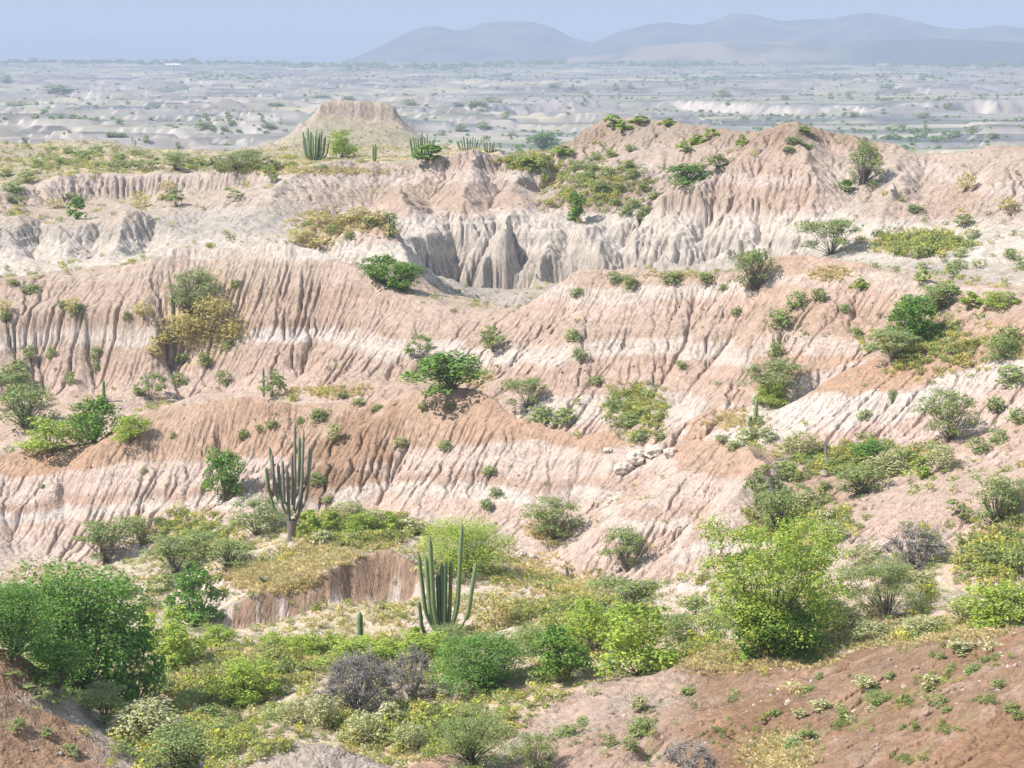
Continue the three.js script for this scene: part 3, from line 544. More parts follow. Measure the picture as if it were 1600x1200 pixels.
{
  const pos = [], col = [], uv = [], idx = [], n = 80;
  [2, 6, 12, 20, 28, 35.3].forEach((r, a) => { for (let i = 0; i <= n; i++) {
    const t = lerp(-0.75, 0.75, i / n), x = r * Math.sin(t), z = -r * Math.cos(t), y = a < 5 ? -0.8 - r * 0.452 + 0.25 * n2(x * 0.2, z * 0.2) : heightAt(near, clamp(t, near.t0, -near.t0), 35.1) - 0.01;
    pos.push(x, y, z); col.push(.26, .16, .1); uv.push(x / 9, z / 9);
    if (a && i) { const o = a * (n + 1) + i; idx.push(o - n - 2, o, o - n - 1, o - n - 2, o - 1, o); }
  } });
  const G = new THREE.BufferGeometry(); G.setAttribute('position', new THREE.Float32BufferAttribute(pos, 3)); G.setAttribute('color', new THREE.Float32BufferAttribute(col, 3)); G.setAttribute('uv', new THREE.Float32BufferAttribute(uv, 2)); G.setIndex(idx); G.computeVertexNormals();
  if (G.attributes.normal.getY(100) < 0) { for (let k = 0; k < idx.length; k += 3) { const q = idx[k]; idx[k] = idx[k + 1]; idx[k + 1] = q; } G.setIndex(idx); G.computeVertexNormals(); }
  tag(mesh('hill_slope', G, soilMat, scene), 'brown slope falling away under the viewpoint', 'slope', null, 'structure');
}

// ------------------------------------------------------------------ mountains on the skyline
function range(name, label, crest, D, depth, tone, seed) {
  const g = makeGrid(-0.34, 0.34, 0.0016, D - depth, D + depth, depth / D / 34), nz = createNoise2D(rngOf(seed)), cr = border(crest.map(([px, py]) => [px, py]));
  for (let j = 0; j < g.NJ; j++) for (let i = 0; i < g.NI; i++) {
    const t = g.t0 + i * g.dt, r = g.r[j], o = j * g.NI + i, x = r * Math.sin(t), z = -r * Math.cos(t), top = ray(800 + F * Math.tan(t), cr(t))[1] * D, d = Math.abs(r - D) / depth;
    const warp = 0.16 * fbm(x / 430, z / 430, 4, nz), prof = Math.pow(clamp(1 - Math.abs(d + warp * Math.min(1, d * 4))), 1.25);
    g.h[o] = lerp(-30, top, prof) - (top + 30) * 0.22 * prof * (1 - prof) * Math.abs(fbm(x / 210, z / 210, 4, nz)) * 2.4;
  }
  return tag(mesh(name, gridGeometry(g, () => true, (x, y, z, t, r, s) => { const k = sstep(-0.25, 0.35, fbm(x / 160, z / 160, 4, nz)); return tone(800 + F * Math.tan(t), k); }, 200), plainMat, scene), label, 'mountains', null, 'structure');
}
range('mountain_range', 'blue mountain range with several rounded summits on the skyline, centre to right', [[-400, 110], [520, 102], [560, 90], [600, 72], [640, 50], [662, 42], [690, 40], [715, 47], [735, 44], [755, 35], [790, 32], [830, 33], [862, 42], [890, 58], [920, 66], [960, 50], [1000, 38], [1030, 33], [1080, 38], [1110, 30], [1130, 20], [1150, 19], [1180, 25], [1210, 32], [1240, 29], [1280, 28], [1310, 22], [1340, 19], [1370, 22], [1400, 30], [1440, 40], [1480, 45], [1510, 42], [1540, 37], [1580, 44], [1620, 52], [1900, 60]], 5000, 700, (px, k) => mix(FOREST, C.sage, k * 0.25), 31);
range('hill', 'long low hill with pale eroded flanks before the mountains at right', [[-400, 112], [820, 108], [860, 98], [900, 86], [950, 77], [1000, 71], [1060, 67], [1120, 64], [1200, 65], [1300, 63], [1400, 62], [1440, 60], [1500, 62], [1560, 65], [1600, 71], [1900, 85]], 3500, 330, (px, k) => mix(mix([.26, .225, .19], FOREST, k * 0.7), FOREST, sstep(1180, 1400, px) * 0.95), 47);
range('mountain_range', 'very faint mountain fading into the haze at the upper left', [[-400, 80], [0, 74], [60, 56], [110, 43], [150, 50], [200, 62], [260, 75], [330, 84], [420, 88], [480, 92], [560, 104], [1900, 110]], 10800, 900, (px, k) => mix(FOREST, C.sage, k * 0.3), 53);
// ------------------------------------------------------------------ plants: shapes
const V = (x, y, z) => new THREE.Vector3(x, y, z);
const leafMat = new THREE.MeshPhysicalMaterial({ vertexColors: true, roughness: 0.85, transmission: 0.4, thickness: 0, specularIntensity: 0.3, side: THREE.DoubleSide });
const barkMat = new THREE.MeshStandardMaterial({ vertexColors: true, roughness: 1 });
const GREEN = [[.17, .31, .055], [.12, .23, .045], [.24, .39, .075], [.19, .33, .055]];
const DEEP = [[.155, .33, .065], [.11, .25, .055], [.21, .40, .09]];
const LIME = [[.43, .53, .08], [.33, .45, .07], [.53, .57, .11], [.25, .38, .06]];
const OLIVE = [[.30, .34, .12], [.23, .28, .095], [.38, .40, .15]];
const DUSTY = [[.28, .37, .14], [.21, .29, .11], [.34, .42, .17], [.37, .41, .18]];
const CREAM = [[.60, .58, .34], [.48, .49, .24], [.30, .35, .13], [.66, .62, .42]];
const GOLD = [[.62, .52, .20], [.52, .46, .17], [.68, .57, .26], [.36, .38, .14]];
const TWIG = [[.27, .25, .235], [.20, .18, .165], [.34, .31, .29]];
const CACTUS = [[.20, .28, .12], [.15, .22, .10], [.11, .17, .085]];
const GREYCACT = [[.22, .225, .18], [.19, .20, .15]];
function leaves(R, clusters, n, len, wid, cols, { up = 0.5, shell = 0.5, flat = 1 } = {}) {
  const pos = [], col = [], idx = [], w = clusters.map((c) => c[3] ** 2); let tot = 0; const cum = w.map((x) => tot += x);
  const p = V(), d = V(), nn = V(), a = V(), b = V();
  for (let k = 0; k < n; k++) {
    const q = R() * tot; let ci = cum.findIndex((c) => c >= q); const [cx, cy, cz, cr] = clusters[ci];
    d.set(R() * 2 - 1, R() * 2 - 1, R() * 2 - 1).normalize(); if (d.y < -0.3 && R() < 0.5) d.y = -d.y;
    const rr = cr * (shell + (1 - shell) * Math.cbrt(R())) * (0.75 + 0.5 * R());
    p.set(cx + d.x * rr, cy + d.y * rr * flat, cz + d.z * rr); if (p.y < 0.01) p.y = 0.01 + 0.05 * R();
    nn.copy(d).multiplyScalar(0.7).add(V(0, up, 0)).add(V(R() - 0.5, R() - 0.5, R() - 0.5).multiplyScalar(1.3)).normalize();
    a.set(R() - 0.5, R() - 0.5, R() - 0.5).cross(nn).normalize(); b.crossVectors(nn, a);
    const l = len * (0.6 + 0.8 * R()), v = wid * (0.6 + 0.8 * R()), c = cols[(R() * cols.length) | 0], j = 0.8 + 0.4 * R(), o = pos.length / 3;
    pos.push(p.x - a.x * l / 2, p.y - a.y * l / 2, p.z - a.z * l / 2, p.x + b.x * v / 2, p.y + b.y * v / 2, p.z + b.z * v / 2, p.x + a.x * l / 2, p.y + a.y * l / 2, p.z + a.z * l / 2, p.x - b.x * v / 2, p.y - b.y * v / 2, p.z - b.z * v / 2);
    for (let i = 0; i < 4; i++) col.push(c[0] * j, c[1] * j, c[2] * j);
    idx.push(o, o + 1, o + 2, o, o + 2, o + 3);
  }
  const g = new THREE.BufferGeometry(); g.setAttribute('position', new THREE.Float32BufferAttribute(pos, 3)); g.setAttribute('color', new THREE.Float32BufferAttribute(col, 3)); g.setIndex(idx); g.computeVertexNormals();
  return g;
}
// a tapering limb along points [x, y, z, radius]
function limb(pts, sides, color, ribs = 0) {
  const pos = [], col = [], idx = [], P = pts.map((p) => V(p[0], p[1], p[2])), t = V(), a = V(), b = V();
  pts.forEach((p, s) => {
    t.copy(P[Math.min(P.length - 1, s + 1)]).sub(P[Math.max(0, s - 1)]).normalize();
    a.set(Math.abs(t.y) > 0.9 ? 1 : 0, Math.abs(t.y) > 0.9 ? 0 : 1, 0).cross(t).normalize(); b.crossVectors(t, a);
    for (let i = 0; i < sides; i++) {
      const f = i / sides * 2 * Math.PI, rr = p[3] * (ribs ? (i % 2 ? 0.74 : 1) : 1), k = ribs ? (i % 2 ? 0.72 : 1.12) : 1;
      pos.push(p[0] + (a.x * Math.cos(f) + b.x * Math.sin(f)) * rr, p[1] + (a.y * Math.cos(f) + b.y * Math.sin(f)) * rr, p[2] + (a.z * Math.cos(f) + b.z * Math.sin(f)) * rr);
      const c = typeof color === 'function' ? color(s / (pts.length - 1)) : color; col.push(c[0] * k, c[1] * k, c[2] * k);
    }
  });
  for (let s = 0; s + 1 < pts.length; s++) for (let i = 0; i < sides; i++) { const q = s * sides + i, w = s * sides + (i + 1) % sides; idx.push(q, w, w + sides, q, w + sides, q + sides); }
  const g = new THREE.BufferGeometry(); g.setAttribute('position', new THREE.Float32BufferAttribute(pos, 3)); g.setAttribute('color', new THREE.Float32BufferAttribute(col, 3)); g.setIndex(idx); g.computeVertexNormals();
  return g;
}
function curved(R, a, b, r0, r1, n = 4, bend = 0.12) {
  const k = a.distanceTo(b) * bend, m = V((R() - 0.5) * k, k * 0.6 * R(), (R() - 0.5) * k), out = [];
  for (let i = 0; i <= n; i++) { const t = i / n, q = a.clone().lerp(b, t).addScaledVector(m, 4 * t * (1 - t)); out.push([q.x, q.y, q.z, lerp(r0, r1, t)]); }
  return out;
}
const CLS = { L: [150, 19000], M: [62, 3500], S: [24, 560] };   // about how wide on screen, how many leaves
// crowns are one unit wide and one unit high; the placing scales them
function clustersOf(R, n, { top = 1, bottom = 0.08, spread = 0.5, size = 0.17, dome = 1 } = {}) {
  const out = [];
  for (let i = 0; i < n; i++) {
    const f = i * 2.39996 + R() * 0.9, y = Math.pow((i + 0.5) / n, 0.85), ring = Math.sqrt(Math.max(0.02, 1 - Math.pow(Math.max(0, y * 2 * dome - 0.75) / 1.3, 2))) * (0.35 + 0.65 * Math.sqrt(R())), k = size * (0.65 + 0.7 * R());
    out.push([Math.cos(f) * ring * (spread - k * 0.6), lerp(bottom + k * 0.6, top - k * 0.7, y) + (R() - 0.5) * 0.06, Math.sin(f) * ring * (spread - k * 0.6), k]);
  }
  return out;
}
function lobed(R, lobes, per, opts) {
  const L = clustersOf(R, lobes, opts), out = [];
  for (const [x, y, z, k] of L) for (let i = 0; i < per; i++) {
    const f = i * 2.4 + R() * 6, e = R() * 1.3 - 0.3, c = Math.sqrt(Math.max(0, 1 - e * e * 0.6)), q = k * (0.55 + 0.35 * R());
    out.push([x + Math.cos(f) * c * q, Math.max(0.03, y + e * q), z + Math.sin(f) * c * q, k * (0.40 + 0.30 * R())]);
  }
  return out;
}
function stems(R, cl, r0, color, share = 1, from = 0.03) {
  const g = []; for (const c of cl) if (R() < share) {
    const f = V((R() - 0.5) * from * 2, -0.02, (R() - 0.5) * from * 2), e = V(c[0], c[1], c[2]), m = V(c[0] * 0.28, c[1] * (0.35 + 0.2 * R()), c[2] * 0.28), k = [];   // rises first, then spreads
    for (let i = 0; i <= 5; i++) { const t = i / 5, u = 1 - t, q = f.clone().multiplyScalar(u * u).addScaledVector(m, 2 * u * t).addScaledVector(e, t * t); k.push([q.x, q.y, q.z, lerp(r0, r0 * 0.25, t)]); }
    g.push(limb(k, 4, color));
  }
  return mergeGeometries(g);
}
function twigs(R, cl, per, r, cols) {
  const g = []; for (const c of cl) for (let i = 0; i < per; i++) {
    const d = V(R() - 0.5, R() - 0.25, R() - 0.5).normalize(), a = V(c[0], c[1], c[2]).addScaledVector(d, -c[3] * 0.5), b = V(c[0], c[1], c[2]).addScaledVector(d, c[3] * (0.8 + R() * 0.6)).add(V((R() - 0.5) * c[3], (R() - 0.5) * c[3], (R() - 0.5) * c[3]));
    if (b.y < 0) b.y = 0.02; g.push(limb(curved(R, a, b, r, r * 0.3, 2, 0.3), 3, cols[(R() * cols.length) | 0]));
  } return mergeGeometries(g);
}
const KINDS = {
  leafy: (R, W, n) => { const cl = lobed(R, Math.min(11, 5 + W * 0.05), W > 100 ? 8 : W > 40 ? 6 : 4, { size: 0.25, bottom: -0.12 }); return [['branches', stems(R, cl, 0.014, [.14, .11, .08], 0.3), barkMat], ['crown', leaves(R, cl, n, 3.5 / W, 2.5 / W, GREEN, { shell: 0.7, flat: 0.9 }), leafMat]]; },
  deep: (R, W, n) => { const cl = lobed(R, Math.min(15, 5 + W * 0.07), W > 100 ? 9 : W > 40 ? 6 : 4, { size: 0.235, bottom: -0.12 }); return [['branches', stems(R, cl, 0.013, [.12, .10, .08], 0.3), barkMat], ['crown', leaves(R, cl, n, 3.5 / W, 2.5 / W, DEEP.concat(GREEN), { shell: 0.72, flat: 0.9 }), leafMat]]; },
  lime: (R, W, n) => { const cl = lobed(R, Math.min(12, 5 + W * 0.06), W > 100 ? 8 : W > 40 ? 6 : 4, { size: 0.24, bottom: -0.12 }); return [['branches', stems(R, cl, 0.012, [.16, .13, .10], 0.3), barkMat], ['crown', leaves(R, cl, n, 3.1 / W, 2.1 / W, LIME.concat([GREEN[2]]), { shell: 0.6, flat: 0.9 }), leafMat]]; },
  acacia: (R, W, n) => { const cl = lobed(R, 30, 6, { size: 0.165, bottom: 0.08, dome: 0.8 }).concat(clustersOf(R, 22, { size: 0.10, top: 0.45, bottom: 0.02, spread: 0.52 })); return [['trunk', stems(R, cl, 0.007, [.16, .13, .11], 0.4, 0.05), barkMat], ['crown', leaves(R, cl, n * 1.25, 2.9 / W, 2.0 / W, LIME.concat([GREEN[0]]), { flat: 0.65, shell: 0.5 }), leafMat]]; },
  thorn: (R, W, n) => { const cl = lobed(R, Math.min(10, 5 + W * 0.05), W > 40 ? 6 : 4, { size: 0.22, bottom: 0.08, dome: 0.9 }); return [['branches', mergeGeometries([stems(R, cl, 0.008, [.17, .14, .12], 0.8), twigs(R, cl, 3, 0.004, TWIG)]), barkMat], ['crown', leaves(R, cl, n * 0.9, 2.8 / W, 1.6 / W, DUSTY.concat(OLIVE, [GREEN[2]]), { flat: 0.6, shell: 0.25 }), leafMat]]; },
  darkthorn: (R, W, n) => { const cl = lobed(R, Math.min(10, 5 + W * 0.05), W > 40 ? 6 : 4, { size: 0.24, bottom: -0.1 }); return [['branches', stems(R, cl, 0.016, [.15, .13, .11], 1), barkMat], ['crown', leaves(R, cl, n * 0.7, 3.2 / W, 1.8 / W, OLIVE.concat(DUSTY, [DEEP[0]]), { shell: 0.3, flat: 0.8 }), leafMat]]; },
  pale: (R, W, n) => { const cl = clustersOf(R, Math.min(30, 10 + W * 0.2), { size: 0.17, bottom: 0.02 }); return [['branches', stems(R, cl, 0.010, [.3, .26, .2], 1), barkMat], ['crown', leaves(R, cl, n * 0.6, 3.8 / W, 2.4 / W, CREAM.concat([OLIVE[0]]), { shell: 0.2 }), leafMat]]; },
  gold: (R, W, n) => { const cl = clustersOf(R, Math.min(30, 10 + W * 0.2), { size: 0.18, bottom: 0.0 }); return [['branches', stems(R, cl, 0.010, [.25, .2, .13], 0.8), barkMat], ['crown', leaves(R, cl, n * 0.55, 3.6 / W, 1.5 / W, GOLD, { shell: 0.2 }), leafMat]]; },
  scrub: (R, W, n) => { const cl = clustersOf(R, Math.min(26, 11 + W * 0.2), { size: 0.24, bottom: -0.15, dome: 0.9 }); return [['branches', stems(R, cl, 0.008, [.2, .17, .13], 0.4), barkMat], ['crown', leaves(R, cl, n * 0.75, 3.4 / W, 1.9 / W, OLIVE.concat(DUSTY, DUSTY, [LIME[1], DEEP[0]]), { shell: 0.15, flat: 0.75 }), leafMat]]; },
  dead: (R, W, n) => { const cl = clustersOf(R, Math.min(44, 14 + W * 0.25), { size: 0.17, bottom: 0.0 }); return [['branches', stems(R, cl, 0.012, [.20, .18, .17], 1, 0.08), barkMat], ['twigs', twigs(R, cl, W > 100 ? 26 : 12, W > 100 ? 0.0048 : 0.008, TWIG), barkMat]]; },
};
const PROTO = {};
function proto(kind, W, v) {
  const cls = W > 95 ? 'L' : W > 34 ? 'M' : 'S', key = kind + cls + v;
  if (!PROTO[key]) { let s = 0; for (const ch of key) s = s * 31 + ch.charCodeAt(0) | 0; PROTO[key] = KINDS[kind](rngOf(s), ...CLS[cls]); }
  return PROTO[key];
}
const NAME = { leafy: 'leafy_bush', deep: 'leafy_tree', lime: 'yellow_green_bush', acacia: 'acacia_tree', thorn: 'thorn_bush', darkthorn: 'thorn_bush', pale: 'pale_bush', gold: 'golden_bush', scrub: 'small_shrub', dead: 'dead_bush' };
const CAT = { leafy: 'bush', deep: 'tree', lime: 'bush', acacia: 'tree', thorn: 'bush', darkthorn: 'bush', pale: 'bush', gold: 'bush', scrub: 'shrub', dead: 'dead bush' };
function groundAt(px, py) { return hitIn(near, px, py) ?? hitIn(far, px, py); }
let count = 0;
function plant(kind, px, py, w, h, label, group, name) {
  const q = groundAt(px, py); if (!q) return null;
  const o = new THREE.Group(); o.name = numbered(name ?? NAME[kind]); scene.add(o);
  const k = q.r / F, parts = proto(kind, w * 0.64, count++ % 2);
  o.position.copy(q.p).y -= 0.03 * h * k; o.rotation.y = rng() * 6.28;
  o.scale.set(w * k, h * k * 1.04, w * k * (0.85 + 0.2 * rng()));
  for (const [n, g, m] of parts) mesh(n, g, m, o);
  return tag(o, label, CAT[kind], group);
}
const ORD = ['first', 'second', 'third', 'fourth', 'fifth', 'sixth', 'seventh', 'eighth', 'ninth', 'tenth', 'eleventh', 'twelfth', 'thirteenth', 'fourteenth'];
// several alike plants: [px, py, w, h] each; the label says which one, counted from the left
function row(kind, what, where, list, name) {
  list.sort((a, b) => a[0] - b[0]);
  list.forEach(([px, py, w, h], i) => plant(kind, px, py, kind === 'scrub' ? w * 0.85 : w, kind === 'scrub' ? h * 0.8 : h, `${what} ${where}, ${i === 0 ? 'leftmost' : i === list.length - 1 ? 'rightmost' : ORD[i] + ' from left'}`, `${what} ${where}`, name));
}

// ------------------------------------------------------------------ plants: the ones that stand out
plant('deep', 128, 1092, 255, 205, 'big dense dark green leafy tree behind the left foreground mounds');
plant('deep', 22, 1020, 150, 112, 'green leafy tree cut by the left edge beside the big dense tree');
plant('deep', 212, 1100, 100, 135, 'dark low leafy bush at the right foot of the big dense tree', null, 'leafy_bush');
plant('leafy', 90, 1075, 90, 70, 'mid green bush between the left mound and the big dense tree');
plant('pale', 75, 1040, 60, 60, 'pale flowering bush against the big dense tree at left');
plant('lime', 270, 1042, 125, 90, 'rounded yellow green bush just right of the big dense tree');
plant('deep', 308, 978, 100, 92, 'dark green bush against the left end of the cut bank', null, 'leafy_bush');
plant('thorn', 272, 895, 125, 62, 'spreading dusty thorn bush on the slope above the dark bush');
plant('darkthorn', 357, 886, 85, 46, 'dark thorn bush with pale top left of the straw terrace');
plant('leafy', 352, 783, 64, 78, 'bright green upright bush on the face of the red ridge');
plant('thorn', 402, 835, 88, 55, 'open green thorn bush left of the tall branching cactus');
plant('thorn', 165, 880, 120, 70, 'airy thorn bush at the foot of the red ridge, far left');
plant('leafy', 148, 692, 84, 68, 'green leafy bush behind the left end of the red ridge');
plant('lime', 80, 706, 105, 52, 'light green bush beside the leafy one behind the left red ridge');
plant('darkthorn', 40, 668, 90, 70, 'dark shaggy bush at left edge behind the red ridge');
plant('thorn', 22, 640, 70, 60, 'dusty bush at the left edge foot of the middle ridge');
plant('lime', 205, 690, 60, 40, 'small yellow green bush at right of the leafy bush behind the red ridge');
plant('lime', 735, 890, 150, 80, 'wide yellow green bush behind the candelabra cactus');
plant('gold', 775, 985, 115, 66, 'olive golden bush to the right of the candelabra cactus foot');
plant('deep', 752, 1075, 160, 92, 'glossy dark green bush with large leaves below the candelabra cactus', null, 'leafy_bush');
plant('leafy', 872, 1066, 105, 90, 'mid green bush in the middle of the valley hedge, darker base');
plant('lime', 1000, 1054, 145, 110, 'bright yellow green bush at the right end of the valley hedge');
plant('lime', 925, 1020, 100, 84, 'yellow green bush at the back of the valley hedge');
plant('thorn', 985, 972, 120, 72, 'feathery grey green thorn bush above the valley hedge');
plant('thorn', 867, 842, 95, 66, 'thorn bush with dark base low on the red ridge slope');
plant('thorn', 978, 890, 90, 66, 'wispy pale thorn bush on the pink fan below the red ridge');
plant('acacia', 1205, 1012, 265, 205, 'large spreading yellow green acacia right of centre');
plant('deep', 1225, 1016, 170, 72, 'dark green undergrowth bush under the large acacia', null, 'leafy_bush');
plant('leafy', 1172, 1035, 46, 62, 'slim green bush hanging over the ledge left of the acacia trunk');
plant('thorn', 1385, 968, 150, 100, 'wispy grey green thorn bush right of the large acacia');
plant('lime', 1555, 978, 115, 66, 'yellow green bush near the right edge above the brown spur');
plant('pale', 1508, 975, 55, 45, 'cream flowering bush left of the yellow green bush near the right edge');
plant('thorn', 1484, 688, 92, 76, 'round thorn tree with short bare trunk on the right ridge', null, 'thorn_tree');
plant('darkthorn', 1556, 822, 84, 72, 'dark thorn bush on the pale spur at the right edge');
plant('darkthorn', 1345, 772, 92, 48, 'dark low bush on the red brown hollow at right');
plant('pale', 1385, 745, 78, 38, 'cream flowering bush behind the dark bush of the red hollow');
plant('pale', 1470, 735, 60, 40, 'pale grey bush at the right end of the bench above the red hollow');
plant('lime', 1440, 746, 46, 30, 'small yellow bush on the bench above the red hollow');
plant('leafy', 1362, 716, 70, 28, 'flat bright green bush on the bench under the right ridge');
plant('pale', 1252, 712, 70, 38, 'pale yellow bush left of the dead tree');
plant('darkthorn', 1215, 830, 78, 72, 'grey green thorn bush at the left end of the red hollow');
plant('thorn', 1182, 795, 50, 60, 'upright thorn bush above the grey green one by the red hollow');
plant('dead', 1425, 890, 120, 70, 'bare grey bush on the slope above the pale ledge at right');
plant('deep', 1428, 540, 84, 76, 'dark green bush in the hollow behind the right ridge', null, 'leafy_bush');
plant('darkthorn', 1470, 482, 74, 40, 'dark bush high in the hollow behind the right ridge');
plant('thorn', 1398, 566, 105, 50, 'pale dusty bush at the foot of the hollow behind the right ridge');
plant('thorn', 1205, 618, 100, 55, 'dusty green bush in the gully left of the right ridge');
plant('lime', 1208, 635, 54, 36, 'yellow green bush at the bottom of the gully left of the right ridge');
plant('darkthorn', 1178, 452, 78, 66, 'dense round dark thorn bush on the crest of the middle ridge');
plant('thorn', 1300, 396, 100, 54, 'wide light green thorn tree on the crest of the middle ridge', null, 'thorn_tree');
plant('leafy', 705, 610, 118, 58, 'bright green leafy bush behind the crest of the red ridge');
plant('thorn', 770, 550, 50, 40, 'small thorn bush on the pale saddle of the middle ridge');
plant('thorn', 655, 560, 40, 36, 'grey green thorn bush at the foot of the smooth beige slope');
plant('thorn', 825, 640, 70, 52, 'thorn tree in the ravine behind the red ridge', null, 'thorn_tree');
plant('leafy', 594, 440, 64, 40, 'light green bush behind the right shoulder of the middle ridge');
plant('leafy', 632, 456, 62, 44, 'darker bush beside the light one behind the middle ridge shoulder');
plant('thorn', 298, 492, 90, 66, 'feathery green bush rising from golden bushes on the middle ridge');
plant('gold', 330, 520, 92, 56, 'golden brown bush on the middle ridge, right of the feathery one');
plant('gold', 285, 530, 84, 40, 'low golden bush on the middle ridge, below the feathery one');
plant('thorn', 425, 620, 50, 40, 'dusty bush at the foot of the middle ridge near a thin cactus');
plant('thorn', 235, 625, 50, 40, 'dusty bush at the foot of the middle ridge, left part');
plant('darkthorn', 1350, 288, 60, 58, 'dark ragged bush on the flank of the right far summit');
plant('leafy', 1324, 300, 28, 18, 'small green bush below the dark ragged one on the far ridge');
plant('leafy', 1074, 288, 70, 30, 'bright green bush in the hollow between the two far summits');
plant('darkthorn', 1122, 262, 52, 20, 'low dark bush in the upper hollow between the two far summits');
plant('leafy', 903, 346, 32, 40, 'upright green bush low on the far ridge slope');
plant('leafy', 120, 342, 36, 30, 'lone green bush in the pale basin at far left');
plant('gold', 1510, 298, 34, 28, 'golden bush in the gully near the right edge of the far ridge');
plant('gold', 1575, 330, 44, 20, 'golden bush on the white knoll at the far right');
plant('lime', 535, 247, 54, 42, 'yellow green tree on the plateau before the butte', null, 'plateau_tree');
plant('leafy', 668, 250, 52, 22, 'green bush below the cactus clump right of the butte');
plant('leafy', 850, 236, 54, 26, 'green bush on the shoulder left of the far summit');
plant('dead', 560, 1112, 155, 98, 'grey leafless bush in the bottom middle, left of a pair');
plant('dead', 645, 1092, 90, 88, 'grey leafless bush in the bottom middle, right of a pair');
plant('dead', 1080, 1212, 120, 58, 'grey twiggy bush cut by the bottom edge right of centre');
plant('darkthorn', 735, 1192, 150, 92, 'dark green feathery bush at the bottom right of the grey bushes');
plant('thorn', 835, 1206, 80, 66, 'slender green bush at the bottom by the pinkish mound');
plant('lime', 385, 1095, 110, 66, 'yellow green bush left of the grey leafless pair');
plant('lime', 560, 1040, 120, 44, 'low yellow bush behind the grey leafless pair, left one');
plant('lime', 655, 1030, 100, 44, 'low yellow bush behind the grey leafless pair, right one');
plant('darkthorn', 280, 1200, 130, 70, 'dark bush at the bottom edge left of the rounded mound');
plant('thorn', 165, 1130, 90, 66, 'green bush under the two grey column cacti');
plant('pale', 225, 1152, 130, 56, 'broad cream flowering bush at lower left');
row('pale', 'cream flowering bush', 'around the grey leafless pair', [[505, 1138, 66, 56], [568, 1160, 74, 50], [640, 1170, 56, 44], [610, 1135, 50, 40], [460, 1130, 60, 40]]);
row('pale', 'pale flowering bush', 'on the flat behind the straw terrace', [[585, 828, 66, 32], [640, 838, 50, 30], [540, 812, 60, 30], [505, 850, 40, 22]]);
row('lime', 'yellow green bush', 'behind the straw terrace', [[608, 835, 44, 34], [560, 835, 60, 34], [480, 835, 50, 34], [520, 830, 46, 30]]);
row('lime', 'low yellow green bush', 'on the flat before the cut bank', [[430, 1018, 70, 30], [480, 1030, 70, 36], [520, 1020, 50, 26], [340, 1010, 60, 34], [610, 1030, 60, 30], [650, 1010, 50, 30]]);
row('scrub', 'small dark bush', 'on the valley flat at lower left', [[300, 1100, 70, 30], [350, 1150, 60, 30], [430, 1120, 60, 30], [250, 1075, 50, 30], [330, 1120, 50, 26]]);
row('pale', 'pale bush', 'on the valley floor beside the acacia', [[1310, 985, 90, 44], [1360, 1000, 70, 30], [1110, 985, 60, 40], [1150, 930, 60, 40], [1280, 955, 60, 40], [1440, 992, 80, 30]]);
row('scrub', 'small green bush', 'in the valley hedge', [[830, 1020, 90, 60], [700, 1010, 80, 46], [960, 990, 70, 50], [1060, 1000, 80, 56], [1090, 965, 60, 44]]);
row('thorn', 'thin thorn bush', 'on the right lowland slope', [[1450, 870, 60, 40], [1540, 880, 50, 34], [1590, 900, 50, 40], [1585, 790, 60, 40], [1500, 810, 44, 30], [1240, 790, 50, 34]]);
row('pale', 'pale bush', 'on the slope right of the acacia', [[1300, 850, 60, 34], [1350, 880, 70, 30], [1260, 800, 60, 34], [1290, 820, 44, 24], [1390, 905, 80, 30]]);
row('scrub', 'dark tuft bush', 'on the bench under the right ridge', [[1230, 745, 60, 34], [1215, 770, 40, 30], [1290, 765, 30, 18], [1300, 735, 40, 26], [1420, 722, 50, 26], [1530, 705, 40, 30]]);
row('scrub', 'dark bush', 'on the right ridge near the right edge', [[1565, 560, 70, 44], [1580, 600, 60, 36], [1575, 540, 60, 40], [1395, 625, 20, 22], [1555, 640, 40, 26], [1590, 660, 50, 30], [1350, 655, 30, 20], [1560, 690, 44, 26]]);
row('scrub', 'dark shrub', 'on the orange slope of the middle ridge', [[1245, 480, 46, 34], [1218, 510, 54, 34], [1212, 560, 34, 36], [1280, 470, 40, 26], [1210, 585, 40, 26], [1150, 490, 24, 14], [1320, 485, 26, 14], [1065, 575, 26, 16], [1340, 525, 24, 18]]);
row('scrub', 'small green shrub', 'near the middle ridge crest right of the saddle', [[960, 440, 34, 22], [985, 450, 36, 28], [900, 460, 30, 14], [1050, 440, 40, 20], [1105, 440, 40, 18], [895, 530, 36, 22], [1130, 455, 24, 16]]);
row('lime', 'yellow green shrub', 'in the upper hollow near the right edge', [[1440, 440, 34, 16], [1560, 480, 60, 24], [1520, 480, 44, 22], [1480, 460, 40, 20], [1345, 450, 30, 14]]);
row('scrub', 'dark shrub', 'in the ravine behind the red ridge', [[960, 640, 40, 24], [985, 665, 44, 26], [1000, 690, 50, 24], [930, 600, 30, 18], [880, 660, 50, 30], [845, 660, 60, 34], [1030, 690, 30, 24], [905, 560, 34, 24]]);
row('gold', 'golden bush', 'on the straw hump behind the middle ridge', [[500, 350, 50, 20], [560, 342, 44, 20], [590, 348, 40, 20], [470, 378, 60, 20], [500, 388, 50, 16], [535, 350, 36, 16], [610, 368, 34, 20]]);
row('scrub', 'dark shrub', 'on the straw hump behind the middle ridge', [[520, 362, 30, 14], [580, 352, 34, 18], [545, 372, 26, 12], [612, 352, 30, 26], [480, 352, 26, 12]]);
